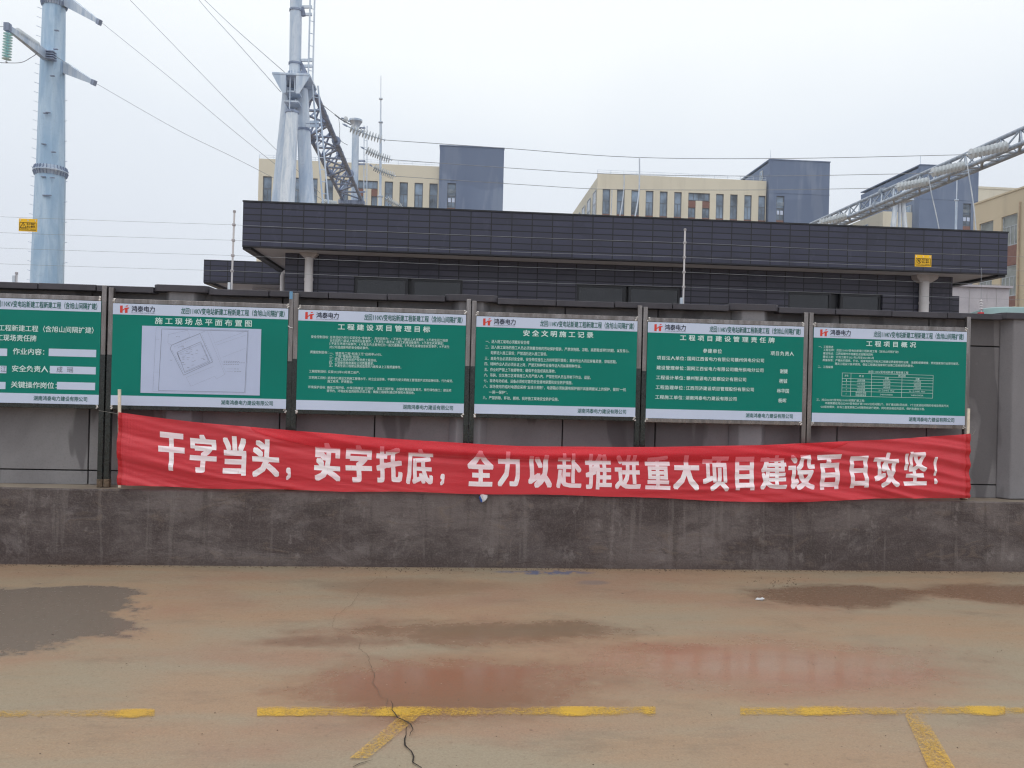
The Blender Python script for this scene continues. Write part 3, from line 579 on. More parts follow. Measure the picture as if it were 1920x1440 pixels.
# small things fixed on the paired posts right of the layout drawing board
q = at(545.5, 553, YB); tag(MB().box(q.x-.012, q.x+.014, YB-.0005, YB+.003, q.z-.035, q.z+.03).build('blue_tape', plain('blue_tape', srgb(110, 160, 200), .4)), 'short strip of light blue tape near the top of a steel post', 'tape')
tag(MB().tube([at(540, 611, YB-.004), at(544, 614, YB-.012), at(549, 615, YB-.004)], .004, 6).build('cable_tie', MAT['pipe']), 'white knotted tie at the upper right corner of the layout drawing board', 'tie')

# ================================================================== BANNER
YN = Y0-.020
top = [(222.5, 773), (300, 783), (379, 793), (531, 805), (693, 819), (872, 831), (960, 835.5), (1051, 837), (1160, 838), (1269, 837), (1400, 835), (1498, 831), (1590, 827), (1682, 822), (1791, 815), (1814, 813)]
bot = [(222.5, 908), (300, 912), (379, 915.7), (531, 917.5), (693, 921.5), (898, 925.5), (1051, 928), (1223, 933), (1361, 939), (1450, 941.5), (1498, 941), (1590, 936), (1682, 934), (1814, 933)]
def interp(tab, x):
    if x <= tab[0][0]: return tab[0][1]
    for (a, b), (c, d) in zip(tab[:-1], tab[1:]):
        if x <= c: u = (x-a)/(c-a); u = u if True else 0; return b+(d-b)*u
    return tab[-1][1]
PX0, PX1 = 222.5, 1814.
def smooth(tab, x, r=30): return sum(interp(tab, x+k*r/3) for k in (-3, -2, -1, 0, 1, 2, 3))/7 if tab[0][0]+r < x < tab[-1][0]-r else interp(tab, x)
def fold(px, t):
    d = 0.
    env = exp(-((px-1000)/420.)**2)
    fl = .26+.02*sin(px/120.)                               # cloth rolled over its top hem: a long lengthwise fold
    d += env*.034*exp(-((t-fl+.10)/.09)**2)-env*.026*exp(-((t-fl-.05)/.05)**2)
    u = (px-PX0)/(PX1-PX0)
    right = max(0, min(1, (u-.58)/.42))**1.1
    N = mnoise.noise
    q = t+(1814-px)/560.+.10*N(Vector((px/240., t*1.2, 0)))
    rdg = lambda v: (1-abs(v)*2.6)*2.1
    d += right*(.013*rdg(N(Vector((px/620., q*4.2, 1))))+.005*rdg(N(Vector((px/300., q*9.5, 5)))))
    left = max(0, 1-u/.46)
    ql = t-(px-222)/700.+.08*N(Vector((px/260., t, 4)))
    d += left*(.009*rdg(N(Vector((px/560., ql*4., 9))))+.004*rdg(N(Vector((px/260., ql*10, 12)))))
    hemz = exp(-abs(px-PX0)/26.)
    d += hemz*.006*sin(px*1.1+t*3)+.004*N(Vector((px/55., t*2.5, 3)))+.005*N(Vector((px/330., t*6, 7)))*(1-.4*env)
    d += .008*exp(-((px-1420)/150.)**2)*rdg(N(Vector((px/500., (t+(px-1420)/1500.)*7, 2))))*max(0, t-.4)*2
    return d
def sheet(px, t, lift=0.):
    yt, yb = smooth(top, px), smooth(bot, px); b = .003*sin(px/37.)*(t-.5)
    yb += 1.5*mnoise.noise(Vector((px/140., 0, 4)))+.6*mnoise.noise(Vector((px/30., 0, 4)))
    p = at(px, yt+(yb-yt)*t, YN); return Vector((p.x, YN-abs(0)-fold(px, t)*.9-.012-lift, p.z+b))
bn = thing('banner', 'long red cloth banner with big white Chinese slogan, stretched between two sticks', 'banner', (at(1000, 840, YN).x, YN, ZK))
nx, ny = 640, 44; vs = []; fs = []
for i in range(nx+1):
    for j in range(ny+1): vs.append(sheet(PX0+(PX1-PX0)*i/nx, j/ny))
for i in range(nx):
    for j in range(ny): a = i*(ny+1)+j; fs.append((a, a+1, a+ny+2, a+ny+1))
cloth = MB().add(vs, fs).build('cloth', MAT['red'], bn, smooth=180)
for a, b in ((PX0, PX0+7), (PX1-8, PX1)):
    vs = []; fs = []
    for i in range(4):
        for j in range(ny+1): vs.append(sheet(a+(b-a)*i/3, j/ny, .004+.003*sin(i*2)))
    for i in range(3):
        for j in range(ny): q = i*(ny+1)+j; fs.append((q, q+1, q+ny+2, q+ny+1))
    MB().add(vs, fs).build('hem', MAT['hem'], cloth, smooth=180)
# the top of the cloth folded over, one thin layer hanging in front of the letter tops
vs = []; fs = []; n1 = 220; m1 = 8
for i in range(n1+1):
    px = 470+1120.*i/n1; ed = min(1, i/26, (n1-i)/26)
    low = (.275+.025*sin(px/170.)+.02*mnoise.noise(Vector((px/80., 0, 0))))*ed**.6+.002
    for j in range(m1+1): tt = low*j/m1; vs.append(sheet(px, tt, .005+.006*sin(pi*j/m1)+.004*j/m1))
for i in range(n1):
    for j in range(m1): a = i*(m1+1)+j; fs.append((a, a+1, a+m1+2, a+m1+1))
MB().add(vs, fs).build('folded_edge', MAT['flap'], cloth, smooth=180)
CH = [('干', 298.5, 347, 811, 882.5), ('字', 356.7, 407, 815, 886), ('当', 419.4, 463.3, 817.6, 891), ('头', 474, 524.7, 823, 894.6), ('，', 536.8, 547, 876, 900), ('实', 590.5, 639, 830, 901), ('字', 648.7, 698, 834, 903.6), ('托', 706, 754.4, 837, 905), ('底', 761, 812, 841, 909), ('，', 824.7, 834, 888, 910),
      ('全', 876.5, 925.3, 844, 911), ('力', 933, 975, 846, 912), ('以', 990, 1034.6, 851.7, 915), ('赴', 1042.7, 1089.8, 849.6, 916), ('推', 1097, 1146.5, 850.6, 917), ('进', 1152, 1200, 852.7, 917), ('重', 1209, 1255.8, 853.7, 917.5), ('大', 1261.7, 1309.8, 852.9, 918), ('项', 1316, 1364.8, 855.6, 920), ('目', 1376.9, 1412, 856, 918.5), ('建', 1424, 1473.8, 852.9, 918),
      ('设', 1475.9, 1526, 851.5, 918), ('百', 1531, 1575.6, 852, 917), ('日', 1591.7, 1625, 854.6, 914), ('攻', 1636, 1682.8, 848, 913.4), ('坚', 1691, 1734, 846, 909.6), ('！', 1747, 1753, 856, 907)]
for ch, xa, xb, ya, yb in CH:
    v, f = glyphs(ch, 0., 1., 2); bm = bmesh.new(); wx, wy = (.032, .022) if ch in '赴推进重建设坚底攻项' else (.046, .030)
    if ch in '，！': wx, wy = .03, .02
    v0, f0_ = v, f; v = []; f = []; lay = []
    for li, (dx, dy) in enumerate([(-wx, -wy), (0, -wy), (wx, -wy), (-wx, 0), (wx, 0), (-wx, wy), (0, wy), (wx, wy)]):
        k0 = len(v); v += [(x+dx, y+dy) for x, y in v0]; lay += [li]*len(v0); f += [tuple(i+k0 for i in q) for q in f0_]
    vv = [bm.verts.new((x, y, lay[i])) for i, (x, y) in enumerate(v)]
    for q in f:
        try: bm.faces.new([vv[i] for i in q])
        except ValueError: pass
    x0 = min(p[0] for p in v); x1 = max(p[0] for p in v); y0_ = min(p[1] for p in v); y1_ = max(p[1] for p in v)
    for i in range(1, 20):
        bmesh.ops.bisect_plane(bm, geom=bm.verts[:]+bm.edges[:]+bm.faces[:], plane_co=(x0+(x1-x0)*i/20, 0, 0), plane_no=(1, 0, 0))
        bmesh.ops.bisect_plane(bm, geom=bm.verts[:]+bm.edges[:]+bm.faces[:], plane_co=(0, y0_+(y1_-y0_)*i/20, 0), plane_no=(0, 1, 0))
    xc = (xa+xb)/2; t0 = (ya-smooth(top, xc))/(smooth(bot, xc)-smooth(top, xc)); t1 = (yb-smooth(top, xc))/(smooth(bot, xc)-smooth(top, xc))
    bm.verts.ensure_lookup_table(); mb = MB(); P = []
    for p in bm.verts:
        a = (p.co.x-x0)/(x1-x0); b = (y1_-p.co.y)/(y1_-y0_)
        P.append(sheet(xa+(xb-xa)*a+.6*sin(b*7+xa), t0+(t1-t0)*b, .0022+.00012*p.co.z))
    mb.add(P, [tuple(q.index for q in fc.verts) for fc in bm.faces]); bm.free()
    mb.build('slogan_character', MAT['letter'], cloth)
sk = MB()
for nm, a, b, lab in (('l', (224, 730), (224.5, 914), 'thin pale wooden stick holding the left end of the red banner'), ('r', (1816, 766), (1812, 935), 'thin pale wooden stick holding the right end of the red banner')):
    p, q = at(*a, YN+.004), at(*b, YN+.004)
    tag(MB().bar(p, q, .024, .014).build('banner_stick', MAT['stick'], bevel=.002), lab, 'stick', 'sticks holding the banner')
def twine(pts, lab):
    tag(MB().tube(pts, .0014, 5).build('twine', MAT['twine']), lab, 'twine', 'twine tying the banner')
twine([at(186, 770, YB-.003), at(205, 773, YN-.01), at(223, 776, YN-.016)], 'thin twine tying the banner to the paired posts left of the layout drawing board')
twine([at(1816, 812, YN-.012), at(1824, 815, YN+.02), at(1829, 806, YN+.03), at(1822, 800, YN+.04)], 'loose curl of twine at the right end of the banner')
# litter
def crumple(name, c, r, mat, lab, cat, flat=.6, seed=1, mat2=None):
    random.seed(seed); bm = bmesh.new(); bmesh.ops.create_icosphere(bm, subdivisions=2, radius=r)
    for v in bm.verts: v.co *= random.uniform(.6, 1.15); v.co.z *= flat
    me = bpy.data.meshes.new(name); bm.to_mesh(me); bm.free(); me.materials.append(mat)
    if mat2:
        me.materials.append(mat2)
        for p in me.polygons:
            if p.center.x < -r*.25 and p.center.z < r*.2: p.material_index = 1
    o = bpy.data.objects.new(name, me); COL.objects.link(o); o.location = c; tag(o, lab, cat); return o
crumple('crumpled_wrapper', at(906, 933, Y0-.022), .036, MAT['litter'], 'crumpled white and blue wrapper stuck on the low wall under the banner', 'wrapper', 1.2, 3, MAT['litblue'])
c = onZ(1425, 1125); lp = MB().quad((c.x-.04, c.y, .004), (c.x+.01, c.y-.025, .005), (c.x+.04, c.y+.01, .009), (c.x-.01, c.y+.03, .010)); lp.quad((c.x-.01, c.y-.01, .012), (c.x+.035, c.y-.015, .010), (c.x+.025, c.y+.02, .017))
tag(lp.build('paper_scrap', MAT['litter']), 'small white scrap of paper lying by the brown puddle', 'paper')
random.seed(21); gm = MB()
def pebble(x, y, r):
    a0 = random.uniform(0, 6.3); rs = [r*random.uniform(.6, 1.2) for _ in range(5)]; h = r*random.uniform(.5, 1.0)
    vs = [(x+rs[i]*cos(a0+i*1.257), y+rs[i]*sin(a0+i*1.257), .001) for i in range(5)]+[(x+rs[i]*.5*cos(a0+i*1.257+.3), y+rs[i]*.5*sin(a0+i*1.257+.3), h) for i in range(5)]
    gm.add(vs, [(5, 6, 7, 8, 9)]+[(i, (i+1) % 5, 5+(i+1) % 5, 5+i) for i in range(5)])
for i in range(1500):
    x = random.uniform(-4.2, 5.6); pebble(x, Y0-.004-abs(random.gauss(0, .035+.05*exp(-((x+.1)/.8)**2)))-.004, random.uniform(.002, .007)*(1.6 if random.random() < .08 else 1))
for i in range(900): pebble(random.uniform(-4.5, 5.5), random.uniform(2.9, 6.6), random.uniform(.0015, .0042))
for i in range(60):
    q = onZ(random.gauss(1470, 30), random.gauss(1092, 5)); pebble(q.x, q.y, random.uniform(.003, .008))
gr = gm.build('grit', MAT['pebble']); gr['kind'] = 'stuff'
random.seed(11)

# ================================================================== ELECTRIC FENCE ON THE WALL
YE = YW+.09
wires_y = [(421.5, 455), (450.5, 482.5), (479, 510.3), (508, 538)]       # at px 437 and px 1284
for i, (ya, yb) in enumerate(wires_y):
    a, b = at(437, ya, YE), at(1284, yb, YE); d = (b-a)/(b.x-a.x)
    pts = []
    xs_ = [-6.2, a.x, b.x, 6.6]
    for x0, x1 in zip(xs_[:-1], xs_[1:]):
        for k in range(8):
            u = k/8; x = x0+(x1-x0)*u; p = a+d*(x-a.x); pts.append(Vector((x, YE, p.z-.010*4*u*(1-u))))
    tag(MB().tube(pts, .0013, 5, False).build('fence_wire', MAT['wire2']), ['top', 'second', 'third', 'lowest'][i]+' thin electric fence wire strung above the grey wall', 'wire', 'electric fence wires')
def mast(px, ptop, pbot, lab, ties):
    p, q = at(px[0], ptop, YE), at(px[1], pbot, YE)
    t = thing('fence_post', lab, 'fence post', (q.x, YE, ZT), 'electric fence posts'); q.z = ZT-.02
    MB().tube([q, p], .0085, 8).build('pole', MAT['pipe'], t, smooth=50)
    MB().lathe(p-Vector((0, 0, .002)), p+Vector((0, 0, .02)), ((0, .009), (0, .013), (.8, .013), (1, .001)), 8).build('end_cap', MAT['pipe2'], t)
    MB().box(q.x-.03, q.x-.008, YE-.015, YE+.015, ZT+.015, ZT+.105).build('bracket', MAT['galv_light'], t, bevel=.002)
    for y in ties:
        c = at(px[0]+(px[1]-px[0])*(y-ptop)/(pbot-ptop), y, YE); MB().box(c.x-.013, c.x+.013, YE-.013, YE+.013, c.z-.011, c.z+.011).build('wire_clamp', MAT['pipe2'], t, bevel=.003)
mast((439.5, 434), 398, 540, 'slim electric fence post near the left end of the dark building', [421.5, 450.5, 479, 508])
mast((1284.5, 1281), 432, 569, 'slim electric fence post in front of the middle of the dark building', [455, 482.5, 510.3, 538])
mast((31, 31), 514, 530, 'stub of an electric fence post at the far left of the wall', [])
# insulator holder with the red box at the right
c = at(1839, 583, YE)
t = thing('fence_insulator', 'red box with a small white spiral insulator on top of the grey wall', 'insulator', (c.x, YE, ZT+.02))
MB().box(c.x-.021, c.x+.021, YE-.02, YE+.02, ZT+.022, ZT+.062).build('box', MAT['redlamp'], t, bevel=.004)
a, b = Vector((c.x+.006, YE, ZT+.062)), Vector((c.x, YE, ZT+.19)); m = MB(); m.tube([a, b], .005, 8)
for k in range(4): m.lathe(a.lerp(b, .2+.2*k), a.lerp(b, .32+.2*k), ((0, .005), (.3, .016), (.7, .016), (1, .005)), 10)
m.build('insulator', MAT['pipe'], t, smooth=50)
MB().tube([b, b+Vector((-.004, 0, .30))], .0018, 5).build('riser_wire', MAT['wire2'], t)
def sign(x0, x1, y0, y1, lab, round_):
    YS = YE-.012; a, b = at(x0, y1, YS), at(x1, y0, YS); b.z = a.z+.112
    t = thing('warning_sign', lab, 'sign', ((a.x+b.x)/2, YS, a.z), 'yellow warning signs on the fence wires'); W = b.x-a.x; Hh = b.z-a.z
    pl = MB().box(a.x, b.x, YS-.002, YS, a.z, b.z).build('plate', MAT['yellow'], t, bevel=.001)
    k = MB(); Yf = YS-.0032
    def fr(u0, u1, v0, v1): k.box(a.x+u0*W, a.x+u1*W, Yf-.0004, Yf, a.z+v0*Hh, a.z+v1*Hh)
    fr(.05, .95, .09, .125); fr(.05, .95, .675, .71); fr(.05, .075, .125, .675); fr(.925, .95, .125, .675)
    put_text(k, '电子围栏', a.x+.43*W, a.x+.87*W, a.z+.575*Hh, .018, Yf, .01); put_text(k, '禁止攀爬', a.x+.43*W, a.x+.87*W, a.z+.375*Hh, .018, Yf, .01)
    put_text(k, '高压危险 请勿靠近 严禁触摸攀爬', a.x+.12*W, a.x+.89*W, a.z+.20*Hh, .009, Yf, 0)
    cx, cz, s = a.x+.245*W, a.z+.46*Hh, .026
    def seg(p, q, wd=.0045): p = Vector((p[0], Yf-.0006, p[1])); q = Vector((q[0], Yf-.0006, q[1])); d = (q-p).normalized(); n_ = Vector((-d.z, 0, d.x))*wd/2; k.quad(p-n_, q-n_, q+n_, p+n_)
    if round_:
        pts = [(cx+s*.8*cos(i*pi/10), cz+s*.8*sin(i*pi/10)) for i in range(21)]
        for p, q in zip(pts[:-1], pts[1:]): seg(p, q)
        seg((cx-s*.55, cz+s*.55), (cx+s*.55, cz-s*.55)); seg((cx-s*.1, cz+s*.5), (cx+s*.1, cz-s*.5), .006); seg((cx-s*.4, cz-s*.1), (cx+s*.4, cz+s*.2), .005)
    else:
        T3 = [(cx-s, cz-s*.75), (cx+s, cz-s*.75), (cx, cz+s*.95)]
        for i in range(3): seg(T3[i], T3[(i+1) % 3])
        seg((cx, cz+s*.35), (cx, cz-s*.2)); seg((cx, cz-s*.35), (cx, cz-s*.5))
    k.build('sign_print', MAT['black'], pl)
    for u in (.08, .5, .9): MB().box(a.x+u*W-.004, a.x+u*W+.004, YS-.004, YS+.014, b.z-.022, b.z-.008).build('tie', MAT['pipe'], t)
sign(35, 70.5, 410.5, 433.5, 'yellow warning sign with a triangle hanging on the wire before the tall steel pole', False)
sign(1715, 1746.5, 476, 499.5, 'yellow warning sign with a round symbol hanging before the dark building', True)

# ================================================================== CONTROL BUILDING
YF = 15.18; ZF1, ZF0 = 5.0, 4.14; XL, XR = at(456, 381, YF).x, at(1890, 437, YF).x
ov = .62; YBW = YF+ov; XWL, XWR = at(535, 480, YBW).x, at(1786, 540, YBW).x; DB = 8.0
bd = thing('control_building', 'single storey substation building clad in dark blue tiles with a wide overhanging fascia', 'building', ((XL+XR)/2, YF+4, 0))
fa = MB(); fa.box(XL, XR, YF, YF+.16, ZF0, ZF1); fa.box(XL, XL+.16, YF+.16, YF+DB, ZF0, ZF1); fa.box(XR-.16, XR, YF+.16, YF+DB, ZF0, ZF1); fa.build('fascia', MAT['tile'], bd)
MB().box(XL+.16, XR-.16, YF+.16, YF+DB, ZF0+.004, ZF0+.2).build('soffit', MAT['soffit'], bd)
MB().box(XL-.01, XR+.01, YF-.012, YF+.17, ZF1+.001, ZF1+.03).build('fascia_cap', MAT['trim'], bd)
tr = MB(); tr.box(XL, XR, YF+.003, YF+.05, ZF0-.008, ZF0-.001); tr.box(XL-.004, XL+.15, YF+.05, YF+DB, ZF0-.05, ZF0-.001); tr.box(XR-.15, XR+.004, YF+.05, YF+DB, ZF0-.05, ZF0-.001); tr.build('fascia_drip_edge', MAT['trim'], bd)
WIN = [(663, 764, 519), (771, 867, 524), (1081, 1174, 533), (1179, 1277, 536), (1478, 1561, 546), (1578, 1655, 550)]
wx = []
for a, b, y in WIN: wx.append((at(a, 560, YBW).x, at(b, 560, YBW).x))
zw = at(760, 521, YBW).z; zs = zw-1.25
wl = MB()
groups_ = [(wx[0][0], wx[1][1]), (wx[2][0], wx[3][1]), (wx[4][0], wx[5][1])]
edges = [XWL]+[q for g_ in groups_ for q in g_]+[XWR]
for i in range(0, len(edges), 2): wl.box(edges[i], edges[i+1], YBW, YBW+.24, 0, ZF0+.003)
for a, b in groups_: wl.box(a, b, YBW, YBW+.24, zw, ZF0+.003); wl.box(a, b, YBW, YBW+.24, 0, zs)
wl.box(XWL, XWL+.24, YBW+.24, YF+DB-.6, 0, ZF0+.003); wl.box(XWR-.24, XWR, YBW+.24, YF+DB-.6, 0, ZF0+.003); wl.build('tiled_wall', MAT['tile2'], bd)
for gi_, (a, b) in enumerate(groups_):
    MB().box(a+.001, b-.001, YBW+.17, YBW+.235, zs+.001, zw-.001).build('window_backing', MAT['frame'], bd)
    for k in range(2):
        x0, x1 = wx[gi_*2+k]; f_ = MB(); q = .055; x0 += .002; x1 -= .002
        f_.box(x0, x1, YBW+.05, YBW+.11, zw-q, zw-.002); f_.box(x0, x1, YBW+.05, YBW+.11, zs+.002, zs+q); f_.box(x0, x0+q, YBW+.05, YBW+.11, zs+q, zw-q); f_.box(x1-q, x1, YBW+.05, YBW+.11, zs+q, zw-q)
        wo = f_.build('window', MAT['frame'], bd); MB().box(x0+q, x1-q, YBW+.07, YBW+.08, zs+q, zw-q).build('pane', MAT['dglass'], wo)
def downpipe(pxa, pxb, yt, yb, pa, pb, slant_):
    Yp = YBW-.09; x0, x1 = at(pxa, yt, Yp).x, at(pxb, yt, Yp).x; zt_, zb_ = at(pxa, yt, Yp).z, at(pxa, yb, Yp).z; xc = (x0+x1)/2
    h = MB(); wt = (x1-x0)/2*1.12; z2 = zb_+(zt_-zb_)*.38
    for (za, wa_), (zb2, wb_) in (((zt_, wt), (z2, wt*.88)), ((z2, wt*.88), (zb_, wt*.45))):
        vs = [(xc+i*w_, Yp+j*w_*.5, z) for z, w_ in ((za, wa_), (zb2, wb_)) for i, j in ((-1, -1), (1, -1), (1, 1), (-1, 1))]
        h.add(vs, [(0, 1, 2, 3), (7, 6, 5, 4), (0, 4, 5, 1), (1, 5, 6, 2), (2, 6, 7, 3), (3, 7, 4, 0)])
    r = (at(pb, 540, Yp).x-at(pa, 540, Yp).x)/2
    p = MB().tube([(xc, Yp, zb_+.02), (xc, Yp, .1)], r, 16).build('downpipe', MAT['pipe'], bd, smooth=50)
    h.build('hopper', MAT['pipe2'], p)
    for z in (zb_-.45, zb_-1.5): MB().lathe((xc, Yp, z), (xc, Yp, z+.05), ((0, r), (0, r+.008), (1, r+.008), (1, r)), 16).build('bracket', MAT['pipe'], p)
downpipe(563.5, 597, 465, 484, 572, 588, 0); downpipe(1714, 1753, 511, 530, 1724, 1740.5, 0)
# annexes
YA = 18.9; ax0, ax1 = at(382, 500, YA).x, XWL-.02+2; zt_, zb_ = at(382, 486.5, YA).z, at(382, 528, YA).z
an = MB(); an.box(ax0, XWL+.9, YA, YA+.16, zb_, zt_); an.box(ax0, ax0+.16, YA+.16, YA+3.2, zb_, zt_); an.build('annex_fascia', MAT['tile'], bd)
MB().box(ax0+.16, XWL+.9, YA+.16, YA+3.2, zb_+.02, zb_+.15).build('annex_soffit', MAT['soffit'], bd); MB().box(ax0+.9, XWL+.9, YA+1.0, YA+3.0, 0, zb_+.019).build('annex_wall', MAT['soffit'], bd)
t2 = MB(); t2.box(ax0, XWL+.9, YA+.002, YA+.05, zb_-.022, zb_-.001); t2.box(ax0-.003, ax0+.15, YA+.05, YA+3.2, zb_-.04, zb_-.001); t2.build('annex_drip_edge', MAT['trim'], bd)
zr = at(1780, 554, YBW).z; xr_ = at(1802, 565, YBW).x; MB().box(XWR+.001, xr_, YBW+.06, YBW+2, 0, zr).build('side_wall', MAT['tile2'], bd)
Yq = YBW+.35; e1 = at(529, 560, Yq); e2 = at(529, 518, Yq); e3 = at(535, 511, Yq); MB().tube([(e1.x, Yq, .5), (e1.x, Yq, e2.z), (e1.x+.02, Yq, e2.z+.06), (e3.x-.02, Yq, e3.z), (e3.x+.12, Yq, e3.z)], .052, 12).build('vent_elbow_pipe', MAT['pipe'], bd, smooth=60)

# pale cement wall and the teal canopy on the right
YG = 22.; a = at(1776, 532, YG); b = at(1898, 537, YG); zt_ = a.z
gw = thing('cement_wall', 'pale cement wall with a flat coping right of the dark tiled building', 'wall', ((a.x+b.x)/2, YG, 0))
MB().box(a.x-2, b.x-.05, YG+.06, YG+.3, 0, zt_-.07).build('wall_face', MAT['grey'], gw)
MB().box(a.x-2.05, b.x+.02, YG-.02, YG+.4, zt_-.065, zt_).build('coping', MAT['grey'], gw)
for px in (1820, 1871):
    x = at(px, 560, YG).x; MB().box(x-.012, x+.012, YG+.05, YG+.059, .0, zt_-.07).build('joint', MAT['pipe2'], gw)
YC = 10.4; zc1, zc0 = at(1860, 573.5, YC).z, at(1860, 589, YC).z; x0 = at(1842, 580, YC+.34).x; pl = [(x0+.32-.32*cos(q*pi/12), YC+.32-.32*sin(q*pi/12)) for q in range(0, 7)]+[(x0+3.4, YC), (x0+3.4, YC+1.3), (x0+.36, YC+1.3), (x0+.02, YC+.36)]
cn = thing('entrance_canopy', 'pale teal flat canopy with a rounded corner just over the wall at far right', 'canopy', (x0+1.5, YC+.8, 0))
MB().prism(pl, 'z', zc0, zc1).build('roof', MAT['teal'], cn, smooth=40, bevel=.01)
MB().prism([(x+(.1 if i < 7 else -.1)*0, y) for i, (x, y) in enumerate(pl)], 'z', zc0-.05, zc0-.001).build('roof_trim', MAT['coping'], cn, smooth=40)
for dx in (.8, 3.1): MB().tube([(x0+dx, YC+.9, 0), (x0+dx, YC+.9, zc0-.051)], .05, 10).build('column', MAT['galv_light'], cn, smooth=50)

# ================================================================== GANTRIES
def insulator_profile(): return ((0, .02), (.05, .04), (.40, .045), (.50, .118), (.56, .128), (.62, .122), (.60, .05), (1, .02))
def disc_mesh(name, R, L, mat):
    m = MB(); s = R/.128
    m.lathe((0, 0, 0), (0, 0, L), tuple((t_, r*(s if r > .06 else 1)) for t_, r in insulator_profile()), 18)
    me = bpy.data.meshes.new(name); me.from_pydata(m.v, [], m.f)
    for p in me.polygons: p.use_smooth = True
    me.set_sharp_from_angle(angle=radians(50)); me.materials.append(mat); return me
DISC = disc_mesh('disc', .150, .045, MAT['porc']); DISC_B = disc_mesh('disc', .17, .05, MAT['glassins']); DISC_S = disc_mesh('disc', .175, .07, MAT['porc'])
def string(p, q, n, lab, grp, disc=DISC, lead=.18, sag=.0, twin=0.):
    """insulator string hanging from p (steel) to q (wire)"""
    p, q = Vector(p), Vector(q); t = thing('insulator_string', lab, 'insulator', p, grp); d = q-p; Ld = d.length; dn = d.normalized()
    def pt(u): v = p+d*u; v.z -= sag*4*u*(1-u); return v
    MB().tube([pt(k/10) for k in range(11)], .018, 6).build('link_rod', MAT['galv'], t, smooth=50)
    MB().bar(pt(.03), pt(lead*.55), .05, .05).build('shackle', MAT['galv_dark'], t)
    sides = (-twin, twin) if twin else (0,)
    for sd_ in sides:
        for k in range(n):
            u = lead+(1-lead-.04)*(k+.0)/n; c = pt(u); tn = (pt(u+.02)-pt(u)).normalized()
            o = bpy.data.objects.new('disc', disc); COL.objects.link(o); o.parent = t
            side = tn.cross(Vector((0, 0, 1))).normalized(); o.location = c-p+side*sd_
            o.rotation_mode = 'QUATERNION'; o.rotation_quaternion = tn.to_track_quat('Z', 'Y')
    MB().lathe(pt(.975), pt(1.0), ((0, .02), (.2, .05), (.8, .05), (1, .02)), 8).build('clamp', MAT['galv_light'], t)
    return t
def truss(name, lab, A, B, wd, hh, r, step, mat_c, mat_b):
    """triangular truss: two bottom chords (A-B +- wd/2) and a top chord"""
    A, B = Vector(A), Vector(B); d = (B-A).normalized(); s = Vector((d.y, -d.x, 0)); up = Vector((0, 0, 1)); t = thing(name, lab, 'gantry beam', A)
    P = lambda k, u: A+d*u+(s*(-wd/2) if k == 0 else s*(wd/2) if k == 1 else up*hh)
    L = (B-A).length
    for k, nm in ((0, 'bottom_chord'), (1, 'bottom_chord'), (2, 'top_chord')): MB().tube([P(k, 0), P(k, L)], r if k < 2 else r*.9, 10).build(nm, mat_c, t, smooth=50)
    n = int(L/step); m0 = MB(); bk = 1.5 if mat_b == MAT['galv_dark'] else 1.3; m1 = MB(); m2 = MB(); fl = MB()
    for i in range(n):
        u0, u1 = L*i/n, L*(i+1)/n; um = (u0+u1)/2
        m0.bar(P(0, u0), P(1, u0), .075*bk, .05); m0.bar(P(0, u0) if i % 2 else P(1, u0), P(1, u1) if i % 2 else P(0, u1), .06*bk, .045)
        m1.bar(P(0, u0), P(2, um), .06, .04); m1.bar(P(2, um), P(0, u1), .06, .04)
        m2.bar(P(1, u0), P(2, um), .06, .04); m2.bar(P(2, um), P(1, u1), .06, .04)
        for k in (0, 1): m0.bar(P(k, u0)-d*.14, P(k, u0)+d*.14, .16, .03)
    m0.build('bottom_lacing', mat_b, t); m1.build('side_lacing', mat_b, t); m2.build('side_lacing', mat_b, t)
    for uu_ in (L*.33, L*.66):
        for k in (0, 1, 2):
            c = P(k, uu_); MB().lathe(c-d*.05, c+d*.05, ((0, r), (0, r*2.1), (.4, r*2.1), (.4, r*1.6), (.6, r*1.6), (.6, r*2.1), (1, r*2.1), (1, r)), 12).build('flange', mat_c, t)
    return P
def ladder(p, q, wd, side, parent, step=.32, r=.022):
    p, q = Vector(p), Vector(q); side = Vector(side).normalized()*wd/2; t = MB(); t.tube([p-side, q-side], r, 6); t.tube([p+side, q+side], r, 6)
    n = int((q-p).length/step)
    for i in range(1, n): c = p.lerp(q, i/n); t.tube([c-side, c+side], .011, 5)
    return t.build('ladder', MAT['galv'], parent)

ZB = 10.1
LA, LB = onZ(588, 182, ZB), onZ(660, 388, ZB)
dL = (LB-LA).normalized(); PA = LA-dL*1.2; PB = LA+dL*((36.6-LA.y)/dL.y)
sx = Vector((dL.y, -dL.x, 0))
mid = PA-sx*.32+sx*.0
c0 = onZ(595.4, 182.2, ZB); c1 = onZ(683, 388, ZB); c2 = onZ(579.9, 254, ZB); c3 = onZ(548*1.0, 374, ZB)
dR = (c1-c0).normalized(); off_w = abs((c2-c0).dot(Vector((dR.y, -dR.x, 0))))
Aw = c0-Vector((dR.y, -dR.x, 0))*off_w/2; A_ = Aw-dR*((Aw.y-c0.y+.1)/dR.y); B_ = Aw+dR*((36.4-Aw.y)/dR.y)
PL = truss('gantry_beam', 'dark lattice beam receding from the left gantry tower', A_, B_, off_w, .8, .075, 1.2, MAT['galv_dark'], MAT['galv_dark'])
XRT = 19.0; r0, r1 = onX(1920, 238.5, XRT), onX(1556, 404.7, XRT); ZR = (r0.z+r1.z)/2
dRR = Vector((r1.x-r0.x, r1.y-r0.y, 0)).normalized(); A2 = Vector((XRT, 14.0, ZR-.64)); B2 = Vector((XRT, 43.5, ZR-.64))
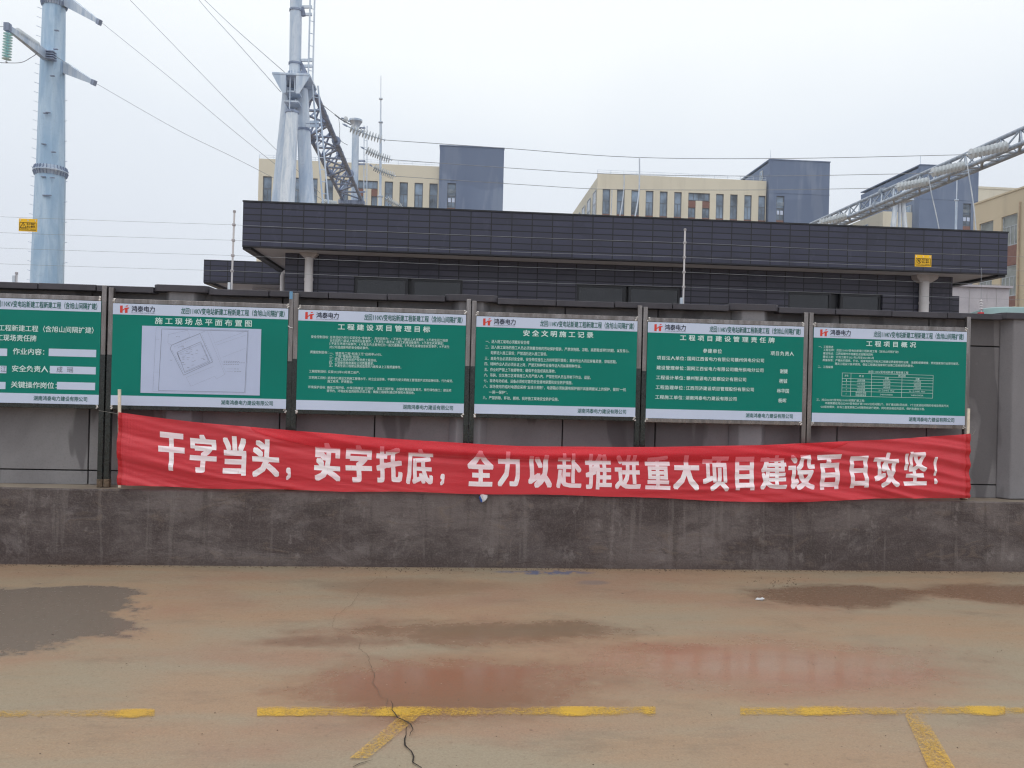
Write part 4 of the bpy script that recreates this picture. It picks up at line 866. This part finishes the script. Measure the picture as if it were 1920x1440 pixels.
PR = truss('gantry_beam', 'pale galvanised lattice beam crossing the upper right corner', A2, B2, .60, .64, .085, .95, MAT['truss2'], MAT['truss2'])

def tower(cx, cy, lab, near=True):
    zp = ZB+.02 if near else ZB
    t = thing('gantry_tower', lab, 'gantry tower', (cx, cy, 0)); return t
# near left A-frame
YT1 = 20.9; k = lambda px, py, Y=YT1: at(px, py, Y)
t = thing('gantry_tower', 'near galvanised A-frame gantry tower with a ladder, left of the dark building roofline', 'gantry tower', (k(552, 380).x, YT1, 0))
def leg(pa, pb, w0, w1, Y, cap=None):
    a, b = at(*pa, Y), at(*pb, Y); d = (b-a)/(b.z-a.z); g_ = a-d*a.z; s0 = w0/2/F*Y; s1 = w1/2/F*Y; s2 = s1+(s1-s0)*(b.z-0)/(a.z-b.z)
    o = MB().tube([g_, b, a], [s2*1.0, s1, s0], 20).build('leg', MAT['galv_light'] if cap else MAT['galv'], t, smooth=50)
    if cap: MB().lathe(a-Vector((0, 0, .01)), a+Vector((0, 0, .05)), ((0, s0), (0, s0*1.12), (1, s0*1.12), (1, .01)), 20).build('leg_cap', MAT['galv_dark'], o, smooth=50)
    return a
leg((543, 168), (526, 383), 24, 33, YT1+.35); leg((566, 168), (576, 384), 22, 27, YT1+.25); leg((548, 212), (538, 384), 22, 27.5, YT1-.4, True)
zpl = k(552, 151).z; xa, xb = k(517.5, 150).x, k(587, 156).x
MB().box(xa, xb, YT1-.45, YT1+.55, zpl-.03, zpl+.03).build('top_plate', MAT['galv'], t, bevel=.01)
for y in (YT1-.44, YT1+.50):
    for x_, s_ in ((xa, 1), (xb, -1)):
        m = MB(); m.prism([(x_, zpl-.03), (x_+s_*.36, zpl-.03), (x_+s_*.36, zpl-.50), (x_+s_*.27, zpl-.50)], 'y', y, y+.02); m.build('gusset', MAT['galv'], t)
m = MB(); xm = (xa+xb)/2+.02
for z in (zpl-.40, zpl-.66): m.box(xm-.22, xm+.16, YT1-.3, YT1+.2, z-.02, z+.02)
for dx in (-.16, -.06, .06, .14): m.box(xm+dx-.012, xm+dx+.012, YT1-.35, YT1-.31, zpl-.9 if dx == -.06 else zpl-.40, zpl-.03)
m.build('bracing', MAT['galv'], t)
ca, cb = k(555.5, -10), k(553, 146); ct = cb+(ca-cb)*1.9
MB().tube([cb, ct], .155, 20).build('column', MAT['galv'], t, smooth=50)
cf = MB(); cf.lathe(cb+Vector((0, 0, -.04)), cb+Vector((0, 0, .16)), ((0, .16), (0, .235), (.25, .235), (.25, .17), (1, .165)), 20)
for q in range(16): a_ = q*pi/8; cf.bar(cb+Vector((cos(a_)*.2, sin(a_)*.2, 0)), cb+Vector((cos(a_)*.175, sin(a_)*.175, .15)), .012, .03)
cf.build('column_flange', MAT['galv'], t)
for py in (22, 122): c = k(555 if py < 50 else 553.5, py); MB().lathe(c, c+Vector((0, 0, .05)), ((0, .155), (0, .175), (1, .175), (1, .155)), 20).build('pipe_band', MAT['galv_dark'], t)
c = k(566, 240); MB().lathe(c+Vector((0, .25, 0)), c+Vector((0, .25, .05)), ((0, .16), (0, .20), (1, .20), (1, .16)), 20).build('pipe_band', MAT['galv_dark'], t)
ladder(k(586.5, -30), k(582, 156), .12, (1, .5, 0), t); 
la, lb = k(591, 160), k(611, 386); ladder(lb+(lb-la)*.0, la, .15, (1, .4, 0), t)
for py, px0 in ((13, 565), (27, 565), (113, 562), (124, 562)): MB().bar(k(px0, py), k(585, py), .05, .07).build('ladder_bracket', MAT['galv'], t)
for py in (229, 236): MB().bar(k(574, py), k(598, py), .05, .07).build('ladder_bracket', MAT['galv'], t)
for a, b, w_ in (((566, 14), (570, 30), .08), ((562, 116), (572, 135), .08), ((566, 134), (577, 150), .13)): MB().bar(k(*a), k(*b), w_, w_*1.3).build('stay_plate', MAT['galv_dark'], t)
# far left column
YT2 = 36.6; fc = lambda px, py: at(px, py, YT2)
t = thing('gantry_tower', 'slim far gantry column with a flared top behind the insulators', 'gantry tower', (fc(667, 380).x, YT2, 0))
a, b = fc(667, 228), fc(668, 385); b.z = 0
MB().tube([b, a], [.19, .16], 16).build('column', MAT['galv'], t, smooth=50); MB().lathe(a-Vector((0, 0, .35)), a+Vector((0, 0, .08)), ((0, .16), (.25, .165), (.78, .29), (.8, .31), (1, .31), (1, .01)), 16).build('flared_cap', MAT['galv'], t, smooth=40)
ladder(fc(685, 386), fc(685.5, 236), .14, (1, 0, 0), t)
for py in (240, 246, 302, 308, 360): MB().bar(fc(670, py), fc(685, py), .06, .07).build('ladder_bracket', MAT['galv_dark'], t)
fl_ = MB(); fl_.box(B_.x-.6, B_.x+.6, B_.y-.1, B_.y+.35, ZB-.25, ZB-.08); fl_.build('beam_seat', MAT['galv_dark'], t)
for s_ in (-1, 1): MB().tube([(B_.x+s_*1.1, B_.y+.15, 0), (B_.x+s_*.25, B_.y+.15, ZB-.26)], [.2, .15], 14).build('leg', MAT['galv'], t, smooth=50)
# right gantry legs
YT3 = 36.; t = thing('gantry_tower', 'splayed galvanised legs carrying the right lattice beam', 'gantry tower', (at(1685, 430, YT3).x, YT3, 0))
for pa, pb, w0, w1 in (((1680, 376), (1674, 432), 8, 11), ((1693, 378), (1697, 432), 8, 10), ((1687, 378), (1686, 432), 5, 6)):
    a, b = at(*pa, YT3), at(*pb, YT3); d = (b-a)/(b.z-a.z); MB().tube([a-d*a.z, b, a], [w1/2/F*YT3*2.2, w1/2/F*YT3, w0/2/F*YT3], 14).build('leg', MAT['galv_light'], t, smooth=50)
a, b = at(1667, 376, YT3), at(1703, 371, YT3); MB().box(a.x, b.x, YT3-.5, YT3+.5, a.z-.05, a.z+.02).build('beam_seat', MAT['galv'], t)
m = MB()
for px_, py_, s_ in ((1671, 352, 1), (1700, 348, -1)): q = at(px_, py_, YT3); m.bar(q, q+Vector((s_*.3, 0, -.6)), .25, .06)
m.build('gusset', MAT['galv'], t)
t = thing('gantry_tower', 'near gantry legs carrying the right lattice beam, beyond the right edge', 'gantry tower', (19, 14.4, 0))
for s_ in (-1, 1): MB().tube([(19+s_*1.0, 14.4, 0), (19+s_*.22, 14.4, ZR-.75)], [.22, .15], 14).build('leg', MAT['galv_light'], t, smooth=50)
# lightning rods
def rod(px0, px1, py, lab, Y, segs):
    t = thing('lightning_rod', lab, 'lightning rod', (at(px1, 400, Y).x, Y, 0), 'lightning rods')
    for (y0_, y1_, w_) in segs:
        u0 = (y0_-py[0])/(py[1]-py[0]); u1 = (y1_-py[0])/(py[1]-py[0]); a = at(px0+(px1-px0)*u0, y0_, Y); b = at(px0+(px1-px0)*u1, y1_, Y)
        o = MB().tube([b, a], w_/2/F*Y, 10).build('rod_section', MAT['galv'], t, smooth=50)
        MB().lathe(b-Vector((0, 0, .04)), b+Vector((0, 0, .06)), ((0, .02), (0, w_/2/F*Y+.09), (.6, w_/2/F*Y+.09), (1, .02)), 12).build('flange', MAT['galv'], o)
    a = at(px1, segs[-1][1], Y); MB().tube([(a.x, a.y, 0), a], segs[-1][2]*.75/F*Y, 10).build('base_column', MAT['galv'], t, smooth=50)
rod(714.3, 713, (142, 390), 'tall thin lightning rod standing between the left insulator strings', 44., [(142, 185, 1.3), (185, 229, 2.4), (229, 368, 4.6)])
rod(1794.5, 1792, (330, 435), 'lightning rod before the rightmost blue-grey tower', 44., [(318, 375, 2.2), (375, 432, 4.2)])
# conductors between the two beams
LS = [((642, 232), (722, 262.5)), ((676, 275), (735, 299.5)), ((692, 308), (742, 330.5)), ((722, 370), (755, 388.5))]
RS = [((1893, 273), (1812, 290)), ((1812, 309), (1742, 325)), ((1744, 339), (1678, 352)), ((1590, 404), (1533, 419))]
YWR = []
MIDS = [[(940, 277.5), (1190, 295), (1480, 297)], [(1000, 318), (1170, 327), (1440, 330)], [(1000, 347.5), (1148, 355), (1440, 356)], [(1000, 409), (1200, 421), (1400, 422)]]
nmL = ['nearest and highest', 'second from the front', 'third from the front', 'lowest and farthest']
for i in range(4):
    a = onZ(*LS[i][0], ZB); ya = a.y; a2 = onX(*RS[i][0], XRT-.3); yr = min(max(a2.y, 20), 43)
    q = at(*LS[i][1], ya); string(at(*LS[i][0], ya), q, 11, 'grey insulator string on the dark left beam, '+nmL[i], 'insulator strings on the left beam', lead=.20 if i < 3 else .1, sag=.05)
    q2 = at(*RS[i][1], yr); string(at(*RS[i][0], yr), q2, 9, 'pale ring-like insulator string on the right beam, '+nmL[i], 'insulator strings on the right beam', DISC_S, lead=.08, sag=.0)
    pts = [q]+[at(x, y, ya+(yr-ya)*(x-LS[i][1][0])/(RS[i][1][0]-LS[i][1][0])) for x, y in MIDS[i]]+[q2]
    # smooth through the points
    P2 = []
    for j in range(len(pts)-1):
        p0, p1, p2_, p3 = pts[max(j-1, 0)], pts[j], pts[j+1], pts[min(j+2, len(pts)-1)]
        for s_ in range(6):
            u = s_/6; P2.append(.5*((2*p1)+(-p0+p2_)*u+(2*p0-5*p1+4*p2_-p3)*u*u+(-p0+3*p1-3*p2_+p3)*u**3))
    P2.append(pts[-1])
    tag(MB().tube(P2, .011, 5, False).build('overhead_conductor', MAT['wire']), 'bare conductor spanning between the two lattice beams, '+nmL[i], 'power line', 'conductors between the gantry beams')
    YWR.append((ya, yr))
def cable(pts, Ya, Yb, lab, r=.009, name='overhead_line', grp=None, mat='wire', sub=6):
    P = [at(x, y, Ya+(Yb-Ya)*j/(len(pts)-1)) for j, (x, y) in enumerate(pts)]; Q = []
    for j in range(len(P)-1):
        p0, p1, p2_, p3 = P[max(j-1, 0)], P[j], P[j+1], P[min(j+2, len(P)-1)]
        for s_ in range(sub):
            u = s_/sub; Q.append(.5*((2*p1)+(-p0+p2_)*u+(2*p0-5*p1+4*p2_-p3)*u*u+(-p0+3*p1-3*p2_+p3)*u**3))
    Q.append(P[-1]); return tag(MB().tube(Q, r, 5, False).build(name, MAT[mat]), lab, 'cable' if name != 'overhead_line' else 'power line', grp)
DG = 'dropper cables hanging from the conductors'
cable([(1199, 295), (1199, 330), (1197, 370), (1187, 425)], 24.5, 24.8, 'dropper cable hanging from the nearest conductor before the middle cream building', .024, 'dropper_cable', DG, 'galv_light')
cable([(1170, 328), (1170, 350), (1166, 385), (1158, 425)], 27, 27.3, 'dropper cable hanging from the second conductor before the middle cream building', .022, 'dropper_cable', DG, 'galv_light')
cable([(1147.5, 356), (1147, 375), (1146, 395), (1144, 425)], 30, 30.3, 'short dropper cable hanging from the third conductor before the middle cream building', .020, 'dropper_cable', DG, 'galv_light')
cable([(1812, 295), (1817, 330), (1825, 380), (1831, 440)], 26, 26, 'dropper cable hanging from the nearest right insulator string', .022, 'dropper_cable', DG, 'galv_light')
cable([(1741, 330), (1747, 365), (1755, 400), (1763, 440)], 29, 29, 'dropper cable hanging from the second right insulator string', .022, 'dropper_cable', DG, 'galv_light')
cable([(628, 215), (640, 224), (658, 234)], 22.5, 22.8, 'short earth wire link from the left beam toward the flared column', .02, 'link_cable')
cable([(602, 194), (618, 207), (635, 220)], 21.8, 36.5, 'thin stay wire running from the left tower top toward the flared column', .012, 'stay_wire')
cable([(635, 221), (637, 240), (638, 262), (652, 272)], 30, 30, 'thin looping jumper wire beside the left lattice beam', .010, 'jumper_wire')
string(at(640, 221, 36.), at(654, 227, 36.5), 1, 'tiny insulator link fixed to the flared column top', None, lead=.5)
# lines from the monopole side
cable([(189, 41), (330, 155), (440, 247), (552, 336), (628, 392)], 35, 30, 'overhead line from the upper arm tip of the tall steel pole')
cable([(176, 154), (330, 242), (440, 296), (551, 354), (600, 384)], 35, 30, 'overhead line from the middle arm tip of the tall steel pole')
cable([(87, 95), (135, 125), (178, 155.5)], 34.4, 34.9, 'short overhead line passing the face of the tall steel pole')
cable([(150, -96), (244, 0), (360, 120), (480, 243), (560, 322), (600, 362)], 33, 30, 'overhead line entering at the top edge, nearest the tall steel pole')
cable([(284, -110), (373, 0), (440, 75), (526, 172)], 32, 21, 'overhead line entering at the top edge and ending at the left tower plate')
cable([(290, -90), (384, 0), (440, 53), (540, 141)], 32, 21, 'overhead line entering at the top edge and ending above the left tower plate')
string(at(602, 379, 31), at(633, 384, 31.5), 7, 'insulator string half hidden behind the dark roof edge beside the ladder', None, lead=.1)

# ================================================================== MONOPOLE
YM = 35.; mp_ = lambda px, py, Y=YM: at(px, py, Y)
b0 = mp_(89, 527); b0 = Vector((b0.x, YM, 0)); p1 = mp_(95, 322); p2 = mp_(102, 5); p3 = mp_(104.5, -120)
t = thing('transmission_pole', 'tall bluish steel transmission pole with cross arms at the left edge', 'pole', b0)
def wpx(px): return px/2/F*YM
xax = [b0, mp_(88, 527), p1]
MB().tube([Vector((mp_(86, 700).x, YM, 0)), mp_(88.5, 527), p1], [wpx(62), wpx(53), wpx(48)], 12).build('pole_section', MAT['pole'], t, smooth=20)
MB().tube([p1, mp_(99, 110), p2], [wpx(46), wpx(39.5), wpx(36)], 12).build('pole_section', MAT['pole'], t, smooth=20)
MB().tube([p2, p3], [wpx(34), wpx(30)], 12).build('pole_section', MAT['pole'], t, smooth=20)
for p_, w_ in ((p1, 48), (p2, 37)):
    r = wpx(w_); m = MB().lathe(p_-Vector((0, 0, .20)), p_+Vector((0, 0, .20)), ((0, r), (.30, r*1.06), (.44, r*1.14), (.44, r*1.16), (.56, r*1.16), (.56, r*1.14), (.70, r*1.04), (1, r)), 28); fo = m.build('flange', MAT['galv'], t, smooth=30)
    m = MB()
    for q in range(28): a_ = q*2*pi/28; v = Vector((cos(a_), sin(a_), 0)); m.bar(p_+v*r*1.02+Vector((0, 0, -.2)), p_+v*r*1.12+Vector((0, 0, -.03)), .02, .08); m.bar(p_+v*r*1.02+Vector((0, 0, .2)), p_+v*r*1.12+Vector((0, 0, .03)), .02, .08)
    m.build('stiffener', MAT['galv_dark'], fo)
def arm(a, b, w0, w1, nm='cross_arm'):
    a, b = Vector(a), Vector(b); m = MB(); d = (b-a).normalized(); s = d.cross(Vector((0, 0, 1))).normalized(); u = s.cross(d)
    vs = [c+s*(i*w_/2*.55)+u*(j*w_/2) for c, w_ in ((a, w0), (b, w1)) for i, j in ((-1, -1), (1, -1), (1, 1), (-1, 1))]
    m.add(vs, [(0, 1, 2, 3), (7, 6, 5, 4), (0, 4, 5, 1), (1, 5, 6, 2), (2, 6, 7, 3), (3, 7, 4, 0)]); o = m.build(nm, MAT['galv'], t, bevel=.01)
    MB().bar(b-d*.12, b+d*.1, w1*.9, w1*1.4).build('arm_tip', MAT['galv_dark'], o)
arm(mp_(118, -3, YM+.1), mp_(186, 41.5, YM-1.6), .52, .16); arm(mp_(119, 126, YM+.1), mp_(176, 155, YM-1.2), .50, .16); arm(mp_(86, 104, YM-.5), mp_(14, 51, YM-3.2), .42, .22)
m = MB()
for q in range(4): c = mp_(94, 97+q*4.5, YM-.62); m.box(c.x-.16, c.x+.18, c.y-.12, c.y+.2, c.z-.02, c.z+.02)
m.build('arm_bracket', MAT['galv_dark'], t)
lp0, lp1 = mp_(62, 527, YM-.1), mp_(82, 0, YM-.1); m = MB(); m.tube([Vector((lp0.x-.1, lp0.y, .4)), lp0, lp1], .045, 6); n = 30
for i in range(n): c = lp0.lerp(lp1, i/n); m.bar(c, c+Vector((-.24, -.05, .07)), .018, .018); m.bar(c, c+Vector((.3, .05, 0)), .03, .03) if i % 3 == 0 else None
m.build('climbing_ladder', MAT['galv'], t)
m = MB(); random.seed(5)
for i in range(9):
    py = 190+i*38; c = mp_(118, py, YM-.0); m.bar(c, c+Vector((.18, 0, .05)), .02, .02)
m.build('step_bolt', MAT['galv'], t)
m = MB()
for px_, py_ in ((106, 57), (104, 92), (98, 142), (90, 211), (85, 212), (82, 270), (100, 285), (81, 331), (98, 333), (92, 366), (84, 366)):
    c = mp_(px_, py_, YM-.62); m.box(c.x-.09, c.x+.09, c.y-.03, c.y+.05, c.z-.02, c.z+.02)
m.build('lifting_lug', MAT['galv_dark'], t)
string(mp_(31, 58, YM-2.6), mp_(73, 87, YM-1.0), 11, 'grey insulator string lying along the left cross arm', None, lead=.02)
string(mp_(15.5, 58, YM-3.1), mp_(12, 117, YM-3.1), 10, 'teal glass insulator string hanging from the left arm tip', None, DISC_B, lead=.08)
cable([(-30, 117), (0, 117.5), (14, 118), (40, 117), (58, 108), (76, 96)], YM-3.1, YM-1.0, 'sagging jumper wire under the left cross arm', .014, 'jumper_wire')
cable([(-30, 56), (0, 50), (14, 49)], YM-3.2, YM-3.2, 'overhead line leaving the frame from the left arm tip')

# ================================================================== FACTORY BUILDINGS BEHIND
YD = 95.
def window(parent, x0, x1, z0, z1, Y, q=.09, mull=1, transom=.0, pane='glass', axis='y', frame='dframe'):
    """frame standing 4 cm proud of the wall recess; axis y: facade faces -y, axis x: facade faces -x (Y is then X)"""
    f = MB(); d0, d1 = Y-.05, Y+.05
    def bx(mb, a, b, c, d, e0, e1): mb.box(a, b, e0, e1, c, d) if axis == 'y' else mb.box(e0, e1, a, b, c, d)
    bx(f, x0, x1, z0, z0+q, d0, d1); bx(f, x0, x1, z1-q, z1, d0, d1); bx(f, x0, x0+q, z0+q, z1-q, d0, d1); bx(f, x1-q, x1, z0+q, z1-q, d0, d1)
    for i in range(mull): c = x0+(x1-x0)*(i+1)/(mull+1); bx(f, c-q*.35, c+q*.35, z0+q, z1-q if not transom else z0+(z1-z0)*transom, d0, d1)
    if transom: c = z0+(z1-z0)*transom; bx(f, x0+q, x1-q, c+.0, c+q*.8, d0+.002, d1-.002)
    o = f.build('window', MAT[frame], parent); p = MB(); bx(p, x0+q*.5, x1-q*.5, z0+q*.5, z1-q*.5, Y-.01, Y+.02); p.build('pane', MAT[pane], o); return o
def facade_y(parent, x0, x1, z0, z1, Y, wins, mat, depth=.35):
    """front wall with real recesses: wins = [(xa, xb, za, zb)] non overlapping, columns share z"""
    xs_ = sorted({x0, x1}|{w_[0] for w_ in wins}|{w_[1] for w_ in wins}); m = MB()
    for a, b in zip(xs_[:-1], xs_[1:]):
        c = (a+b)/2; hs = sorted([(w_[2], w_[3]) for w_ in wins if w_[0] < c < w_[1]]); z = z0
        for h0, h1 in hs:
            if h0 > z: m.box(a, b, Y, Y+depth, z, h0)
            z = h1
        m.box(a, b, Y, Y+depth, z, z1)
    return m.build('front_wall', MAT[mat], parent)
def block(name, lab, x0, x1, z1, cols, mat='cream', deep=22., floors=2, wt=None, wide=(), ztop=None):
    t = thing(name, lab, 'building', ((x0+x1)/2, YD+deep/2, 0)); wins = []; fh = 4.2; wh = 3.1
    for f in range(floors):
        for a, b in cols: wins.append((a, b, wt-fh*f-wh-.75, wt-fh*f))
    facade_y(t, x0, x1, 0, z1, YD, wins, mat)
    MB().box(x0+.01, x1-.01, YD+.36, YD+deep, 0, z1-.4).build('rear_block', MAT[mat], t)
    for i, (a, b, za, zb) in enumerate(wins):
        if (b-a) > 2.2 and i < len(cols):
            pw = (b-a)*.12; window(t, a+.01, b-.01, zb-.95, zb, YD+.2, mull=3); c = (a+b)/2
            MB().box(c-.42, c+.42, YD+.03, YD+.3, za, zb-.98).build('pier', MAT[mat], t)
            for p, q in ((a, c-.43), (c+.43, b)):
                MB().box(p, q, YD+.10, YD+.3, zb-1.85, zb-1.0).build('spandrel', MAT['spandrel'], t); window(t, p+.01, q-.01, za+.75, zb-1.87, YD+.2); MB().box(p, q, YD+.10, YD+.3, za, za+.74).build('spandrel', MAT['spandrel'], t)
        else:
            window(t, a+.01, b-.01, za+.75, zb, YD+.2, transom=.52); MB().box(a, b, YD+.10, YD+.3, za, za+.74).build('spandrel', MAT['spandrel'], t)
    r = MB(); n = int((x1-x0)/1.6)
    for zz_ in (.25, .5): r.tube([(x0, YD+.2, z1+zz_), (x1, YD+.2, z1+zz_)], .018, 4)
    for i in range(n+1): r.bar((x0+(x1-x0)*i/n, YD+.2, z1), (x0+(x1-x0)*i/n, YD+.2, z1+.5), .03, .03)
    r.build('roof_rail', MAT['galv'], t)
    return t
fx = lambda px, py=360: at(px, py, YD).x
ZW = at(560, 333, YD).z
colsA = [(fx(a), fx(b)) for a, b in ((492.5, 509), (521, 537), (550, 566), (579, 595), (608.5, 624.5), (637, 653), (671, 708), (721, 736.5), (749, 764.6), (777, 793), (805, 820.6))]
bA = block('factory_building', 'cream factory block with tall windows behind the left gantry tower', fx(484), fx(823)-.02, at(484, 297, YD).z, colsA, wt=ZW, floors=2)
colsB = [(fx(a), fx(b)) for a, b in ((1130, 1144.5), (1157, 1171.5), (1184, 1199), (1211, 1225.5), (1237.5, 1252), (1264.5, 1278.5), (1291, 1331.5), (1343, 1357.5), (1369.5, 1383.5), (1396, 1410), (1422.5, 1436))]
bB = block('factory_building', 'cream factory block in the middle distance with its left side showing', fx(1120), fx(1437)-.02, at(1120, 325, YD).z, colsB, wt=at(1200, 357, YD).z, floors=1)
XB = fx(1120)
for a, b in ((1112.5, 1118), (1102, 1107.5), (1092.5, 1097.5), (1084.5, 1088.5)):
    p, q = onX(a, 380, XB), onX(b, 380, XB); window(bB, q.y, p.y, at(1200, 357, YD).z-3.3, at(1200, 357, YD).z, XB-.06, axis='x', transom=.5, frame='wframe')
def stair(lab, pa, pb, ytop, win, side=None, deep=12.):
    x0, x1 = fx(pa), fx(pb); z1 = at(pa, ytop, YD).z; t = thing('stair_tower', lab, 'building', ((x0+x1)/2, YD+deep/2, 0))
    wx0, wx1, wy0, wy1 = win; a, b = fx(wx0, 400), fx(wx1, 400); zt_, zb_ = at(wx0, wy0, YD).z, at(wx0, wy1, YD).z
    facade_y(t, x0, x1, 0, z1, YD-.5, [(a, b, zb_-.8, zt_)], 'bluegrey', .4); MB().box(x0+.01, x1-.01, YD-.09, YD+deep, 0, z1-.3).build('rear_block', MAT['bluegrey'], t)
    MB().box(a, b, YD-.4, YD-.15, zb_-.8, zb_-.01).build('spandrel', MAT['spandrel'], t)
    zj = zt_+.35; MB().box(x0-.03, x1+.03, YD-.53, YD-.49, zj, zj+.07).build('joint_band', MAT['bluegrey'], t); MB().box(x0-.06, x1+.06, YD-.56, YD+deep, z1, z1+.12).build('roof_cap', MAT['bluegrey'], t)
    zm = zb_+(zt_-zb_)*.48; window(t, a+.01, b-.01, zb_, zm, YD-.3); gr = window(t, a+.01, b-.01, zm+.02, zt_, YD-.3, mull=0)
    m = MB()
    for i in range(7): c = a+(b-a)*(i+.5)/7; m.bar((c, YD-.42, zm+.35), (c, YD-.42, zt_-.75), .035, .035)
    m.build('grille', MAT['wframe'], gr)
    wn_ = MB()
    for i in range(2): c = a+(b-a)*(.27+.46*i); wn_.box(c-(b-a)*.17, c+(b-a)*.17, YD-.385, YD-.36, zm-.75, zm-.25)
    wn_.build('light_panel', MAT['white'], t)
    if side:
        for (pxa, pxb, yA, yB) in side: p, q = onX(pxa, yA, x0), onX(pxb, yA, x0); window(t, q.y, p.y, at(pa, 400, YD).z*0+onX(pxb, yB, x0).z, p.z, x0-.06, axis='x', frame='wframe', transom=.45)
    if pa > 1300: MB().tube([(x0+.3, YD, z1), (x0+.3, YD, z1+1.4)], .03, 5).build('roof_spike', MAT['galv'], t)
    return t
stair('blue-grey stair tower at the right end of the left cream block', 823, 943, 275.5, (838, 853.5, 345, 391))
stair('blue-grey stair tower at the right end of the middle cream block', 1439, 1551.5, 301.5, (1452.5, 1467, 369, 414), [(1426, 1431, 323, 337)])
stair('blue-grey stair tower behind the right lattice beam, its left side showing', 1720, 1829.5, 311.5, (1801, 1816, 383, 425), [(1699, 1709.5, 388, 428)], deep=14)
# cream wing left of that tower, side wall only half seen
XE = fx(1658)+.5; p, q = onX(1656, 396, XE), onX(1575, 432, XE)
t = thing('factory_wing', 'sliver of cream factory wing left of the tower behind the right beam', 'building', (XE+3, 110, 0)); ze = p.z
MB().box(XE, XE+9, p.y, p.y+42, 0, ze).build('wing_wall', MAT['cream'], t)
for a, b in ((1612, 1628), (1590, 1599)): u, v = onX(a, 428, XE), onX(b, 420, XE); window(t, v.y, u.y, v.z-3.4, v.z, XE-.06, axis='x', transom=.5, frame='wframe')
# far cream block behind, and the near tan block at the right edge
z1 = at(1830, 353.5, 130).z; t = thing('factory_building', 'plain cream roofline between the right tower and the tan building', 'building', (at(1868, 400, 130).x, 138, 0))
MB().box(at(1822, 400, 130).x, at(1990, 400, 130).x, 130, 145, 0, z1).build('main_wall', MAT['cream'], t); MB().box(at(1822, 400, 130).x-.1, at(1990, 400, 130).x+.1, 129.9, 145.1, z1+.01, z1+.4).build('parapet', MAT['cream'], t)
XD = 50.; d0, d1 = onX(1826, 385.5, XD), onX(1920, 352, XD); zd = (d0.z+d1.z)/2
t = thing('factory_building', 'near tan factory building cut by the right edge of the photo', 'building', (XD+6, (d0.y+50)/2, 0))
ywin = [(onX(1862, 440, XD).y, onX(1836, 440, XD).y), (onX(1907, 440, XD).y, onX(1877, 440, XD).y), (onX(1960, 440, XD).y, onX(1925, 440, XD).y)]
zA1, zA0 = onX(1890, 404, XD).z, onX(1890, 461, XD).z; zB1 = onX(1892, 498, XD).z; zB0 = zB1-(zA1-zA0)
ys_ = sorted([d0.y, 50.]+[v for y_ in ywin for v in y_]); m = MB()
for a, b in zip(ys_[:-1], ys_[1:]):
    c = (a+b)/2
    if any(u < c < v for u, v in ywin): m.box(XD, XD+.4, a, b, zA1, zd); m.box(XD, XD+.4, a, b, 0, zB0-1.0)
    else: m.box(XD, XD+.4, a, b, 0, zd)
m.build('side_wall', MAT['tan'], t); MB().box(XD+.41, XD+14, 50.01, d0.y-.01, 0, zd-.3).build('rear_block', MAT['tan'], t)
for a, b in ywin:
    for z0_, z1_ in ((zA0, zA1), (zB0, zB1)): window(t, a+.01, b-.01, z0_, z1_, XD+.2, mull=3, axis='x', transom=.62, frame='wframe', pane='curtain', q=.10)
    MB().box(XD+.08, XD+.3, a, b, zB1+.01, zA0-.01).build('spandrel', MAT['spandrel'], t); MB().box(XD+.08, XD+.3, a, b, zB0-1.0, zB0-.01).build('spandrel', MAT['spandrel'], t)
yp = onX(1913, 440, XD).y; MB().tube([(XD-.12, yp, 1), (XD-.12, yp, onX(1915, 378, XD).z)], .06, 8).build('drain_pipe', MAT['tanpipe'], t, smooth=60)
MB().box(XD-.08, XD+.5, 49.9, d0.y+.05, zd+.001, zd+.16).build('parapet_cap', MAT['tan'], t)

# ================================================================== HAZY AIR
hm = bpy.data.materials.new('hazy_air'); hm.use_nodes = True; q = hm.node_tree; q.nodes.clear(); ho = q.nodes.new('ShaderNodeOutputMaterial'); hv = q.nodes.new('ShaderNodeVolumePrincipled')
hv.inputs['Color'].default_value = (.92, .95, 1, 1); hv.inputs['Density'].default_value = .0007; hv.inputs['Anisotropy'].default_value = .2; q.links.new(hv.outputs[0], ho.inputs['Volume'])
hz = MB().box(-170, 190, -60, 200, -1.0, 60).build('haze', hm); hz['kind'] = 'stuff'
